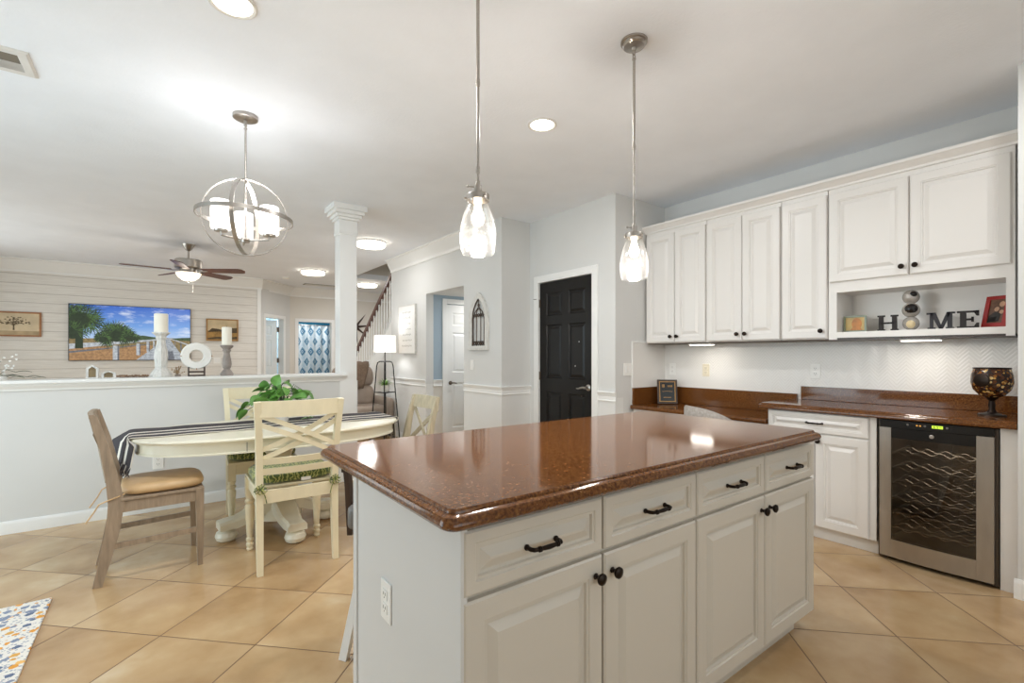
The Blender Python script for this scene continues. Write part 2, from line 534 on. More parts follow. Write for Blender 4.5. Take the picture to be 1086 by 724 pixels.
# ------------------------------------------------------------------ mesh helpers
class MB:
    """collects shapes in one bmesh"""

    def __init__(self):
        self.bm = bmesh.new()
        self.mi = 0
        self.X = Matrix.Identity(4)

    def v(self, p):
        return self.bm.verts.new(self.X @ Vector(p))

    def f(self, vs):
        try:
            q = self.bm.faces.new(vs)
            q.material_index = self.mi
            return q
        except ValueError:
            return None

    def box(self, x0, x1, y0, y1, z0, z1, bev=0.0, seg=2):
        b = MB()
        vs = [b.v((x, y, z)) for z in (z0, z1) for y in (y0, y1) for x in (x0, x1)]
        for q in ((0, 2, 3, 1), (4, 5, 7, 6), (0, 1, 5, 4), (2, 6, 7, 3), (0, 4, 6, 2), (1, 3, 7, 5)):
            b.f([vs[i] for i in q])
        if bev:
            bmesh.ops.bevel(b.bm, geom=b.bm.edges[:], offset=bev, segments=seg, profile=0.5, affect='EDGES')
        self.merge(b)
        return self

    def merge(self, b):
        mp = {}
        for x in b.bm.verts:
            mp[x] = self.v(x.co)
        for q in b.bm.faces:
            self.f([mp[x] for x in q.verts])
        b.bm.free()

    def rings(self, loops, closed=True, cap0=True, cap1=True):
        """skin a list of equal-length point loops"""
        R = [[self.v(p) for p in lp] for lp in loops]
        n = len(R[0])
        for a, b in zip(R, R[1:]):
            for i in range(n if closed else n - 1):
                j = (i + 1) % n
                self.f([a[i], a[j], b[j], b[i]])
        if cap0:
            self.f(R[0][::-1])
        if cap1:
            self.f(R[-1])
        return self

    def lathe(self, prof, c=(0, 0, 0), n=24, cap=True, axis='z'):
        loops = []
        for r, z in prof:
            lp = []
            for i in range(n):
                a = 2 * pi * i / n
                p = (r * cos(a), r * sin(a), z)
                if axis == 'y':
                    p = (r * cos(a), -z, r * sin(a))
                elif axis == 'x':
                    p = (z, r * cos(a), r * sin(a))
                lp.append((c[0] + p[0], c[1] + p[1], c[2] + p[2]))
            loops.append(lp)
        return self.rings(loops, True, cap, cap)

    def cyl(self, p0, p1, r, r1=None, n=16):
        return self.tube([p0, p1], [r, r if r1 is None else r1], n)

    def tube(self, pts, r, n=10, flat=1.0, closed=False, up=None):
        pts = [Vector(p) for p in pts]
        if not isinstance(r, (list, tuple)):
            r = [r] * len(pts)
        k = len(pts)
        loops = []
        prev = None
        for i, p in enumerate(pts):
            if closed:
                t = pts[(i + 1) % k] - pts[i - 1]
            else:
                t = pts[min(i + 1, k - 1)] - pts[max(i - 1, 0)]
            t.normalize()
            if prev is None:
                ref = Vector(up) if up else (Vector((0, 0, 1)) if abs(t.z) < 0.9 else Vector((1, 0, 0)))
            else:
                ref = prev
            a = ref - t * ref.dot(t)
            if a.length < 1e-6:
                a = Vector((0, 1, 0)) - t * t.y
            a.normalize()
            prev = a
            b = t.cross(a)
            loops.append([p + (a * cos(2 * pi * j / n) * flat + b * sin(2 * pi * j / n)) * r[i] for j in range(n)])
        if closed:
            loops.append(loops[0])
            return self.rings(loops, True, False, False)
        return self.rings(loops)

    def bar(self, pts, w, h, up=(0, 0, 1), widths=None):
        """rectangular bar swept along pts: w across, h along 'up'"""
        pts = [Vector(p) for p in pts]
        k = len(pts)
        loops = []
        for i, p in enumerate(pts):
            t = pts[min(i + 1, k - 1)] - pts[max(i - 1, 0)]
            t.normalize()
            u = Vector(up)
            u = u - t * u.dot(t)
            u.normalize()
            s = t.cross(u)
            ww = w if widths is None else widths[i][0]
            hh = h if widths is None else widths[i][1]
            loops.append([p + s * ww / 2 + u * hh / 2, p - s * ww / 2 + u * hh / 2, p - s * ww / 2 - u * hh / 2, p + s * ww / 2 - u * hh / 2])
        return self.rings(loops)

    def prism(self, poly, d0, d1, plane='xz'):
        """extrude a 2-d polygon"""
        def P(a, b, d):
            return {'xz': (a, d, b), 'xy': (a, b, d), 'yz': (d, a, b)}[plane]
        return self.rings([[P(a, b, d0) for a, b in poly], [P(a, b, d1) for a, b in poly]])

    def ball(self, c, r, n=16, sx=1, sy=1, sz=1):
        loops = []
        m = max(6, n // 2)
        for i in range(1, m):
            th = pi * i / m
            loops.append([(c[0] + r * sx * sin(th) * cos(2 * pi * j / n), c[1] + r * sy * sin(th) * sin(2 * pi * j / n), c[2] - r * sz * cos(th)) for j in range(n)])
        return self.rings(loops)

    def panel(self, x0, x1, z0, z1, prof, cap=True):
        """nested rectangles: prof = (inset, y)"""
        loops = [[(x0 + i, y, z0 + i), (x1 - i, y, z0 + i), (x1 - i, y, z1 - i), (x0 + i, y, z1 - i)] for i, y in prof]
        return self.rings(loops, True, False, cap)

    def quad(self, a, b, c, d):
        self.f([self.v(a), self.v(b), self.v(c), self.v(d)])
        return self


def obj(name, mb, mat, parent=None, loc=None, rz=None, smooth=35, subsurf=0):
    me = bpy.data.meshes.new(name)
    bmesh.ops.recalc_face_normals(mb.bm, faces=mb.bm.faces[:])
    mb.bm.to_mesh(me)
    mb.bm.free()
    for mm in (mat if isinstance(mat, (list, tuple)) else [mat]):
        me.materials.append(M[mm] if isinstance(mm, str) else mm)
    if smooth:
        me.polygons.foreach_set('use_smooth', [True] * len(me.polygons))
        me.set_sharp_from_angle(angle=radians(smooth))
    wn_ = 0 < smooth <= 45
    o = bpy.data.objects.new(name, me)
    COL.objects.link(o)
    if wn_:
        w_ = o.modifiers.new('normals', 'WEIGHTED_NORMAL')
        w_.keep_sharp = True
    if parent is not None:
        o.parent = parent
    if loc is not None:
        o.location = loc
    if rz is not None:
        o.rotation_euler = (0, 0, rz)
    if subsurf:
        s = o.modifiers.new('smooth', 'SUBSURF')
        s.levels = subsurf
        s.render_levels = subsurf
    return o


def tag(o, label, cat, group=None):
    o['label'] = label
    o['category'] = cat
    if group:
        o['group'] = group
    return o


def thing(name, label, cat, loc=(0, 0, 0), rz=0.0, group=None):
    o = bpy.data.objects.new(name, None)
    o.empty_display_size = 0.1
    COL.objects.link(o)
    o.location = loc
    o.rotation_euler = (0, 0, rz)
    return tag(o, label, cat, group)


def struct(name, mb, mat, **kw):
    o = obj(name, mb, mat, **kw)
    if o.parent is None:
        o['kind'] = 'structure'
    return o


def sroot(name, loc, rz):
    o = bpy.data.objects.new(name, None)
    COL.objects.link(o)
    o.location = loc
    o.rotation_euler = (0, 0, rz)
    o['kind'] = 'structure'
    return o


def wall(name, p0, p1, mat, holes=(), z0=0.0, z1=CEIL, th=0.11, mat2=None, split=None):
    """wall whose visible face runs p0 -> p1 and whose body lies behind it; holes = (s0, s1, zb, zt)"""
    Ln = hypot(p1[0] - p0[0], p1[1] - p0[1])
    rz = atan2(p1[1] - p0[1], p1[0] - p0[0])
    xs = sorted({0.0, Ln, *[h[0] for h in holes], *[h[1] for h in holes]})
    zs = sorted({z0, z1, *[h[2] for h in holes], *[h[3] for h in holes], *([split] if split else [])})
    mb = MB()
    for a, b in zip(xs, xs[1:]):
        for c, d in zip(zs, zs[1:]):
            mx, mz = (a + b) / 2, (c + d) / 2
            if any(h[0] < mx < h[1] and h[2] < mz < h[3] for h in holes):
                continue
            mb.mi = 1 if (split and mz < split) else 0
            mb.box(a, b, 0, th, c, d)
    return struct(name, mb, [mat, mat2] if mat2 else mat, loc=(p0[0], p0[1], 0), rz=rz, smooth=0)


def profile_run(name, p0, p1, prof, mat, parent=None):
    """moulding: profile (out, z) swept straight from p0 to p1, out is towards the room (local -y)"""
    Ln = hypot(p1[0] - p0[0], p1[1] - p0[1])
    rz = atan2(p1[1] - p0[1], p1[0] - p0[0])
    mb = MB()
    mb.rings([[(0, -o, z) for o, z in prof], [(Ln, -o, z) for o, z in prof]])
    o = obj(name, mb, mat, loc=(p0[0], p0[1], 0), rz=rz, smooth=30, parent=parent)
    if parent is None:
        o['kind'] = 'structure'
    return o


def base_prof(h=0.09):
    return [(0.0, 0.0), (0.014, 0.0), (0.014, h * 0.75), (0.008, h * 0.9), (0.006, h), (0.0, h)]


def crown_prof(z, d=0.10, h=0.12):
    return [(0.0, z), (d, z), (d, z - 0.018), (d * 0.8, z - 0.03), (d * 0.55, z - h * 0.45), (d * 0.25, z - h * 0.75), (0.016, z - h * 0.85), (0.016, z - h), (0.0, z - h)]


RAIL = [(0, 0.915), (0.022, 0.915), (0.024, 0.905), (0.016, 0.897), (0.012, 0.88), (0.006, 0.872), (0.006, 0.838), (0.012, 0.832), (0.010, 0.822), (0.0, 0.82)]


def six_panel(mb, w, h, t=0.035, y=0.0):
    """six-panel door leaf, front at y - t"""
    st, mid = 0.105, 0.10
    rails = [(0, 0.22), (0.86, 1.01), (1.58, 1.68), (h - 0.115, h)]
    xs = [(st, w / 2 - mid / 2), (w / 2 + mid / 2, w - st)]
    f = y - t
    mb.box(0, st, f, y, 0, h)
    mb.box(w - st, w, f, y, 0, h)
    for (q, r), (s, u) in zip(rails, rails[1:]):
        mb.box(w / 2 - mid / 2, w / 2 + mid / 2, f, y, r, s)
    for a, b in rails:
        mb.box(st, w - st, f, y, a, b)
    for a, b in xs:
        for (q, r), (s, u) in zip(rails, rails[1:]):
            mb.panel(a, b, r, s, [(0, f), (0.010, f + 0.012), (0.022, f + 0.012), (0.045, f + 0.004)])


def casing(mb, w, h, cw=0.07, d=0.018):
    """door casing around an opening of w x h, proud of the wall by d"""
    mb.box(-cw, 0, -d, 0, 0, h + cw, 0.004)
    mb.box(w, w + cw, -d, 0, 0, h + cw, 0.004)
    mb.box(0, w, -d, 0, h, h + cw, 0.004)


# ================================================================== SETTING
XW = 4.135          # cabinet wall
YS = 2.943          # switch wall beside the desk
XD = 3.388          # wall of the black door
YA = 4.19           # alcove wall
XH = 2.995          # hall wall
YE = 7.194          # where the hall wall ends at the stairs
YH = 4.80           # half wall
XL = -2.6           # window wall on the left
YT = 10.45          # shiplap wall
YB = -2.6           # wall behind the camera

mb = MB()
mb.box(XL - .2, 7.0, YB - .2, 14.2, -0.12, 0.0)
struct('floor', mb, 'floor', smooth=0)

mb = MB()   # ceiling with the stairwell left open
wx0, wx1, wy0, wy1 = XH + .02, 4.02, 5.2, 9.15
mb.box(XL - .2, wx0, YB - .2, 14.2, CEIL, CEIL + .1)
mb.box(wx1, 7.0, YB - .2, 14.2, CEIL, CEIL + .1)
mb.box(wx0, wx1, YB - .2, wy0, CEIL, CEIL + .1)
mb.box(wx0, wx1, wy1, 14.2, CEIL, CEIL + .1)
struct('ceiling', mb, 'ceiling', smooth=0)
mb = MB()   # stairwell shaft above the ceiling
mb.box(wx0 - .1, wx0, wy0, wy1, CEIL + .1, 5.2)
mb.box(wx1, wx1 + .1, wy0, wy1, CEIL + .1, 5.2)
mb.box(wx0 - .1, wx1 + .1, wy0 - .1, wy0, CEIL + .1, 5.2)
mb.box(wx0 - .1, wx1 + .1, wy1, wy1 + .1, CEIL + .1, 5.2)
mb.box(wx0 - .1, wx1 + .1, wy0 - .1, wy1 + .1, 5.2, 5.3)
struct('wall_stairwell', mb, 'wall_warm', smooth=0)

wall('wall_right', (XW, YS), (XW, YB), 'wall')
wall('wall_switch', (XD + .11, YS), (XW + .11, YS), 'wall')
wall('wall_entry', (XD, YA), (XD, YS), 'wall', [(YA - 4.026, YA - 3.227, 0, 2.045)], mat2='wall_low', split=.86)
wall('wall_alcove', (XH + .11, YA), (XD + .12, YA), 'wall', mat2='wall_low', split=.86)
wall('wall_hall', (XH, YE), (XH, YA), 'wall', [(YE - 5.98, YE - 4.976, 0, 2.10)], mat2='wall_low', split=.86)
wall('wall_half', (XL, YH), (1.64, YH), 'wall', z1=1.0, th=.15)
wall('wall_end', (3.56, .302), (XW + .11, .302), 'wall', th=.105)
wall('wall_back', (XW + .11, YB), (XL, YB), 'wall', [(XW + .11 - W_BACK[1], XW + .11 - W_BACK[0], W_BACK[2], W_BACK[3])])
wall('wall_left', (XL, YB), (XL, YT), 'wall', [(W_LEFT[0] - YB, W_LEFT[1] - YB, W_LEFT[2], W_LEFT[3]), (W_LIV[0] - YB, W_LIV[1] - YB, W_LIV[2], W_LIV[3])])
wall('wall_shiplap', (XL - .1, YT), (1.654, YT), 'shiplap')
# hallway behind the opening
wall('wall_passage', (XH + .11, 5.98), (5.2, 5.98), 'blue', [(.21, .97, 0, 1.985)], mat2='wall_warm', split=.86)
wall('wall_passage_near', (5.2, 4.976), (XH + .11, 4.976), 'blue')
wall('wall_passage_end', (5.2, 6.1), (5.2, 4.85), 'blue')
mb = MB()
mb.box(XH + .11, 5.2, 4.976, 5.98, 2.10, 2.16)
struct('ceiling_passage', mb, 'wall', smooth=0)
# room corner beyond the living room
ANG0, ANG1 = (1.654, 10.45), (2.36, 11.25)
AL = hypot(ANG1[0] - ANG0[0], ANG1[1] - ANG0[1])
wall('wall_angled', ANG0, ANG1, 'wall', [(.16, .80, 0, 2.02)])
YF = 11.25
wall('wall_far', (ANG1[0], YF), (7.0, YF), 'wall_warm', [(2.53 - ANG1[0], 3.235 - ANG1[0], 0, 2.0)])
wall('wall_stair', (4.02, 9.15), (4.02, 5.2), 'wall_warm')
wall('wall_entrance', (7.0, 14.0), (7.0, 5.0), 'wall_warm')
# bathroom and bedroom seen through the far doorways
wall('wall_bath_back', (2.0, 13.1), (4.4, 13.1), 'teal')
wall('wall_bath_left', (2.36, 11.4), (2.36, 13.1), 'teal')
wall('wall_bath_right', (4.2, 13.1), (4.2, 11.36), 'teal')
wall('wall_bedroom_back', (.3, 12.9), (2.25, 12.9), 'paleblue')
wall('wall_bedroom_left', (.5, 10.6), (.5, 12.9), 'paleblue')
wall('wall_bedroom_right', (2.24, 12.9), (2.24, 11.3), 'paleblue')

# trims
n_trim = [0]


def tname():
    n_trim[0] += 1
    return 'trim_%d' % n_trim[0]


profile_run('baseboard_half', (XL, YH), (1.64, YH), base_prof(.088), 'trim')
profile_run('baseboard_alcove', (XH, YA), (XD, YA), base_prof(), 'trim')
profile_run('baseboard_hall', (XH, 4.976), (XH, YA), base_prof(), 'trim')
profile_run('baseboard_hall_end', (XH, YE), (XH, 5.98), base_prof(), 'trim')
profile_run('baseboard_switch', (XD, YS), (3.6, YS), base_prof(), 'trim')
profile_run('baseboard_shiplap', (XL, YT), (1.654, YT), base_prof(), 'trim')
mb = MB()
mb.rings([[(3.56 - o, y, z) for o, z in base_prof(.10)] for y in (.288, .421)])
mb.rings([[(x, .302 - o, z) for o, z in base_prof(.10)] for x in (3.546, 4.2)])
struct('baseboard_end', mb, 'trim', smooth=30)
profile_run(tname(), (XH, YE), (XH, 5.98), RAIL, 'trim')
profile_run(tname(), (XH, 4.976), (XH, YA - .012), RAIL, 'trim')
profile_run(tname(), (XH - .012, YA), (XD, YA), RAIL, 'trim')
profile_run(tname(), (XD, 3.155), (XD, YS - .012), RAIL, 'trim')
profile_run(tname(), (XH + .11, 5.98), (3.24, 5.98), RAIL, 'trim')
profile_run(tname(), (XL, YT), (1.654 + .03, YT), crown_prof(CEIL, .13, .20), 'trim')
profile_run(tname(), (ANG0[0] - .03, ANG0[1]), ANG1, crown_prof(CEIL, .13, .20), 'trim')
profile_run(tname(), (ANG1[0] - .04, YF), (7.0, YF), crown_prof(CEIL, .13, .20), 'trim')
profile_run(tname(), (XH, YE), (XH, 4.72), crown_prof(CEIL, .10, .19), 'trim')
mb = MB()      # corner board where shiplap ends
mb.box(1.60, 1.662, YT - .018, YT, 0.09, CEIL - .19, .003)
struct(tname(), mb, 'trim')
# half wall cap with its moulding and returned end
mb = MB()
mb.box(XL, 1.46, YH - .055, YH + .205, 1.048, 1.075, .006)
mb.box(1.455, 1.53, YH - .055, YH - .001, 1.048, 1.075, .006)
prf = [(0.0, 1.0), (0.012, 1.0), (0.014, 1.012), (0.034, 1.036), (0.036, 1.048), (0.0, 1.048)]
mb.rings([[(x if o < .02 or x < 0 else x + (o - .012) * .9, YH - o, z) for o, z in prf] for x in (XL, 1.475)])
struct(tname(), mb, 'trim', smooth=30)
# column at the end of the half wall
mb = MB()
cxa, cxb, cya, cyb = 1.462, 1.632, YH - .004, YH + .154
mb.box(cxa, cxb, cya, cyb, 0.0, CEIL, .004)
for e, za, zb in ((.010, 2.455, 2.475), (.006, 2.475, 2.60), (.022, 2.60, 2.625), (.040, 2.625, 2.655), (.062, 2.655, 2.69), (.080, 2.69, CEIL)):
    mb.box(cxa - e, cxb + e, cya - e, cyb + e, za, zb, .004)
o = struct('wall_column', mb, 'trim', smooth=30)

# ---- door 1: black six panel door
D1 = sroot('door_1', (XD, 4.026, 0), radians(-90))
mb = MB()
six_panel(mb, .799, 2.04, .035, .045)
obj('door_leaf', mb, 'door_black', D1, smooth=0)
mb = MB()
casing(mb, .799, 2.045, .075)
obj('casing', mb, 'trim', D1)
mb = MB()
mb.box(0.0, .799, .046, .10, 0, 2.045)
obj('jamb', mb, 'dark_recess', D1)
mb = MB()
mb.lathe([(.031, 0), (.031, .008), (.024, .012), (.012, .016), (.011, .045)], (.735, .010, .936), 20, axis='y')
mb.tube([(.735, -.034, .936), (.70, -.040, .938), (.665, -.040, .930), (.630, -.036, .922), (.612, -.034, .926)], [.012, .011, .009, .008, .006], 10)
obj('lever_handle', mb, 'nickel', D1)
mb = MB()
mb.box(.792, .7992, .006, .040, .88, .99)
mb.box(.793, .7994, .003, .03, .80, .86)
obj('latch_plate', mb, 'nickel', D1)
for z in (.25, 1.03, 1.82):
    mb = MB()
    mb.cyl((.0, .002, z - .045), (.0, .002, z + .045), .008, n=10)
    mb.box(.0, .012, .004, .0098, z - .045, z + .045)
    obj('hinge', mb, 'hinge', D1)
mb = MB()
mb.cyl((-.002, .0, 1.87), (-.060, -.035, 1.872), .0035, n=8)
obj('door_stop', mb, 'hinge', D1)
for px_, pz in ((.60, 1.39), (.546, 1.145), (.64, .847)):
    mb = MB()
    mb.lathe([(.006, 0), (.006, .004), (.003, .006)], (px_, .018 if pz > 1 else .0105, pz), 10, axis='y')
    obj('screw', mb, 'plate' if pz > 1 else 'hinge', D1)

# ---- door 2: white door at the end of the passage
D2 = sroot('door_2', (XH + .11 + .21, 5.98, 0), 0)
mb = MB()
six_panel(mb, .76, 1.98, .035, .055)
obj('door_leaf', mb, 'trim', D2, smooth=0)
mb = MB()
casing(mb, .76, 1.985, .07)
obj('casing', mb, 'trim', D2)
mb = MB()
mb.lathe([(.028, 0), (.028, .008), (.011, .016), (.011, .042)], (.07, .020, .86), 16, axis='y')
mb.tube([(.07, -.024, .86), (.10, -.028, .862), (.15, -.026, .856)], [.010, .009, .006], 8)
obj('lever_handle', mb, 'hinge', D2)

# ---- door 3: bedroom door standing ajar in the angled wall
D3 = sroot('door_3', (ANG0[0], ANG0[1], 0), atan2(ANG1[1] - ANG0[1], ANG1[0] - ANG0[0]))
mb = MB()
mb.X = Matrix.Translation((.16, 0, 0))
casing(mb, .64, 2.02, .07)
obj('casing', mb, 'trim', D3)
mb = MB()
mb.X = Matrix.Translation((.79, .13, 0)) @ Matrix.Rotation(radians(108), 4, 'Z') @ Matrix.Scale(-1, 4, (0, 1, 0))
six_panel(mb, .76, 2.0, .035, .0)
obj('door_leaf', mb, 'trim', D3, smooth=0)
for z in (.35, 1.15, 1.80):
    mb = MB()
    mb.box(.775, .80, .09, .13, z - .05, z + .05)
    obj('hinge', mb, 'hinge', D3)

# ---- door 4: bathroom doorway
D4 = sroot('door_4', (2.53, YF, 0), 0)
mb = MB()
casing(mb, .705, 2.0, .07)
obj('casing', mb, 'trim', D4)

# ---- windows behind the camera and on the left
def window(name, loc, rz, w, h, nx, nz):
    r = sroot(name, loc, rz)
    mb = MB()
    mb.box(-.07, 0, -.02, .03, -.07, h + .07, .004)
    mb.box(w, w + .07, -.02, .03, -.07, h + .07, .004)
    mb.box(0, w, -.02, .03, h, h + .07, .004)
    mb.box(0, w, -.03, .03, -.07, 0, .004)
    for i in range(nx + 1):
        x = w * i / nx
        mb.box(max(0, x - .02), min(w, x + .02), .01, .05, 0, h)
    for i in range(nz + 1):
        z = h * i / nz
        mb.box(0, w, .015, .045, max(0, z - .02), min(h, z + .02))
    obj('window_frame', mb, 'trim', r)
    mb = MB()
    mb.box(0, w, .028, .032, 0, h)
    obj('pane', mb, 'window_glass', r)
    return r


window('window_1', (XL, W_LEFT[0], W_LEFT[2]), radians(90), W_LEFT[1] - W_LEFT[0], W_LEFT[3] - W_LEFT[2], 2, 1)
window('window_2', (XL, W_LIV[0], W_LIV[2]), radians(90), W_LIV[1] - W_LIV[0], W_LIV[3] - W_LIV[2], 3, 2)
window('window_3', (W_BACK[1], YB, W_BACK[2]), radians(180), W_BACK[1] - W_BACK[0], W_BACK[3] - W_BACK[2], 3, 2)

# ---- embossed tile splash
mb = MB()
mb.box(0, YS - .407, -.008, 0, .785, 1.372)
struct('wall_tile', mb, 'tile', loc=(XW, YS, 0), rz=radians(-90), smooth=0)
mb = MB()
mb.box(0, XW - 3.627, -.008, 0, .785, 1.372)
struct('wall_tile_side', mb, 'tile', loc=(3.627, YS, 0), smooth=0)
mb = MB()
mb.box(3.615, 3.630, YS - .012, YS, .785, 1.388, .003)
mb.box(3.630, 3.83, YS - .012, YS, 1.372, 1.388, .003)
struct(tname(), mb, 'trim')


# ================================================================== LAMPS
def downlight(x, y, label, pw=16):
    t = thing('downlight', label, 'ceiling light', (x, y, CEIL), 0, 'recessed ceiling lights')
    mb = MB()
    mb.lathe([(.094, -.0005), (.094, -.006), (.086, -.010), (.076, -.006), (.076, -.0005)], n=32, cap=False)
    obj('trim_ring', mb, 'grille', t)
    mb = MB()
    mb.lathe([(.076, -.001), (.074, -.005), (.05, -.008), (.001, -.009)], n=32)
    obj('lens', mb, 'led', t)
    area('downlight_light', (0, 0, -.012), (0, 0, 0), .14, .14, pw, NEUT, t, 'DISK')
    return t


downlight(2.006, 2.355, 'round recessed ceiling light between the two glass pendants')
downlight(.264, 2.33, 'recessed ceiling light cut by the top edge of the photo')
downlight(2.9, .08, 'added out-of-view fill light over the aisle in front of the wine cooler', 9)  # extra lamp added out of frame to brighten the aisle side


def flush(x, y, r, label, pw):
    t = thing('flush_light', label, 'ceiling light', (x, y, CEIL), 0, 'flush disc lights on the living room ceiling')
    mb = MB()
    mb.lathe([(r * 1.0, 0), (r * 1.0, -.018), (r * .96, -.022)], n=40)
    obj('base_ring', mb, 'grille', t)
    mb = MB()
    mb.lathe([(r * .97, -.022), (r * .97, -.05), (r * .90, -.066), (r * .5, -.075), (.001, -.077)], n=40)
    obj('diffuser', mb, 'led', t)
    area('flush_lamp', (0, 0, -.08), (0, 0, 0), r * 1.7, r * 1.7, pw, NEUT, t, 'DISK')


flush(2.27, 6.13, .19, 'white disc ceiling light just right of the square column top', 6)
flush(2.23, 8.83, .20, 'white disc ceiling light left of the column, above the bedroom door', 14)
flush(3.53, 9.73, .20, 'white disc ceiling light beside the dark stair rail top', 20)


def pendant(x, y, zb, label):
    t = thing('pendant_lamp', label, 'pendant lamp', (x, y, CEIL), 0, 'glass pendants over the island')
    mb = MB()
    mb.lathe([(.001, 0), (.062, 0), (.062, -.010), (.054, -.012), (.054, -.022), (.048, -.028), (.012, -.032), (.010, -.045), (.001, -.046)], n=32)
    obj('ceiling_canopy', mb, 'nickel', t)
    mb = MB()
    mb.tube([(.0, .008 * sin(a), -.055 + .012 * cos(a)) for a in [2 * pi * i / 12 for i in range(12)]], .0028, 6, closed=True)
    mb.tube([(.008 * sin(a), 0, -.073 + .012 * cos(a)) for a in [2 * pi * i / 12 for i in range(12)]], .0028, 6, closed=True)
    obj('loop', mb, 'nickel', t)
    zs = zb - CEIL          # shade bottom, local
    h = .208
    mb = MB()
    zt = zs + h
    mb.cyl((0, 0, -.084), (0, 0, (zt - .084) / 2), .0062, n=12)
    mb.cyl((0, 0, (zt - .084) / 2), (0, 0, zt + .045), .0054, n=12)
    mb.lathe([(.008, -.09), (.009, -.086), (.008, -.08)], n=12)
    for zz in ((zt - .084) / 2, zt + .10):
        mb.lathe([(.0075, zz - .012), (.0082, zz), (.0075, zz + .012)], n=12)
    obj('rod', mb, 'nickel', t)
    mb = MB()
    mb.lathe([(.001, zt + .062), (.008, zt + .060), (.010, zt + .046), (.014, zt + .044), (.015, zt + .012), (.040, zt + .011), (.042, zt + .007), (.042, zt - .012), (.038, zt - .012), (.036, zt + .006), (.001, zt + .004)], n=28)
    mb.tube([(0, 0, zt + .036), (-.034, .010, zt + .037)], .0025, 8)
    mb.ball((-.036, .0105, zt + .037), .005, 8)
    for i in range(3):
        a = 2 * pi * i / 3 + .5
        mb.cyl((.040 * cos(a), .040 * sin(a), zt - .003), (.050 * cos(a), .050 * sin(a), zt - .003), .004, n=8)
    obj('socket', mb, 'nickel', t)
    mb = MB()
    pr = [(.036, 0), (.040, -.006), (.040, -.014), (.036, -.020), (.042, -.036), (.053, -.066), (.062, -.104), (.066, -.136), (.0655, -.165), (.061, -.192), (.057, -.207)]
    n = 36
    loops = [[(r * cos(2 * pi * i / n), r * sin(2 * pi * i / n), zt + z) for i in range(n)] for r, z in pr]
    mb.rings(loops, True, False, False)
    obj('glass_shade', mb, 'seeded', t, smooth=60)
    mb = MB()
    mb.lathe([(.001, zt + .004), (.013, zt + .002), (.012, zt - .028), (.015, zt - .048), (.022, zt - .064), (.024, zt - .080), (.018, zt - .095), (.009, zt - .102), (.001, zt - .104)], n=20)
    obj('bulb', mb, 'bulb', t)
    d = bpy.data.lights.new('pendant_light', 'POINT')
    d.energy = 14
    d.color = WARM
    d.shadow_soft_size = .03
    l = bpy.data.objects.new('pendant_light', d)
    COL.objects.link(l)
    l.parent = t
    l.location = (0, 0, zt - .150)
    return t


pendant(.941, 1.465, 1.617, 'glass jar pendant lamp hanging over the middle of the island, nearer the dining table')
pendant(1.825, 1.470, 1.613, 'glass jar pendant lamp hanging in front of the corner by the upper cabinets')

# ---- orb chandelier
t = thing('orb_chandelier', 'nickel orb chandelier with lit opal cylinder shades above the dining table', 'chandelier', (.452, 3.38, CEIL), radians(-8))
mb = MB()
mb.lathe([(.001, 0), (.070, 0), (.070, -.020), (.060, -.026), (.010, -.030), (.009, -.05), (.001, -.05)], n=32)
obj('ceiling_canopy', mb, 'nickel', t)
OC = 2.110 - CEIL
R0 = .236
mb = MB()
mb.cyl((0, 0, -.05), (0, 0, OC + R0), .006, n=12)
mb.cyl((0, 0, OC + R0), (0, 0, OC - .15), .008, n=12)
for zz in (-.06, -.08, OC + R0 + .01):
    mb.ball((0, 0, zz), .010, 10)
obj('rod', mb, 'nickel', t)


def hoop(rad, rot, w=.024, th=.005):
    mb = MB()
    mb.X = Matrix.Translation((0, 0, OC)) @ rot
    n = 56
    sec = [(rad - th / 2, -w / 2), (rad + th / 2, -w / 2), (rad + th / 2, w / 2), (rad - th / 2, w / 2)]
    loops = [[(r * cos(2 * pi * i / n), r * sin(2 * pi * i / n), z) for r, z in sec] for i in range(n + 1)]
    mb.rings(loops, True, False, False)
    bmesh.ops.remove_doubles(mb.bm, verts=mb.bm.verts[:], dist=1e-5)
    return obj('hoop', mb, 'nickel', t, smooth=40)


hoop(R0, Matrix.Rotation(radians(90), 4, 'X') @ Matrix.Rotation(0, 4, 'Z'))
hoop(R0 - .007, Matrix.Rotation(radians(72), 4, 'Z') @ Matrix.Rotation(radians(90), 4, 'X'))
hoop(.268, Matrix.Rotation(radians(2), 4, 'Y'))
mb = MB()
mb.lathe([(.001, -.16), (.022, -.155), (.028, -.14), (.022, -.125), (.001, -.12)], (0, 0, OC), 20)
CA = [radians(a) for a in (95, 212, 330)]
for a in CA:
    mb.tube([(0, 0, OC - .14), (.15 * cos(a), .15 * sin(a), OC - .14), (.15 * cos(a), .15 * sin(a), OC - .115)], .006, 8)
    mb.lathe([(.001, -.12), (.036, -.118), (.038, -.108), (.001, -.106)], (.15 * cos(a), .15 * sin(a), OC), 16)
obj('arm', mb, 'nickel', t)
for a in CA:
    mb = MB()
    c = (.15 * cos(a), .15 * sin(a), OC)
    mb.lathe([(.001, -.105), (.052, -.105), (.055, -.100), (.055, .062), (.052, .064), (.050, -.09), (.001, -.09)], c, 24)
    obj('glass_shade', mb, 'opal', t)
    d = bpy.data.lights.new('chandelier_light', 'POINT')
    d.energy = 2.2
    d.color = NEUT
    d.shadow_soft_size = .03
    l = bpy.data.objects.new('chandelier_light', d)
    COL.objects.link(l)
    l.parent = t
    l.location = (c[0], c[1], OC + .10)

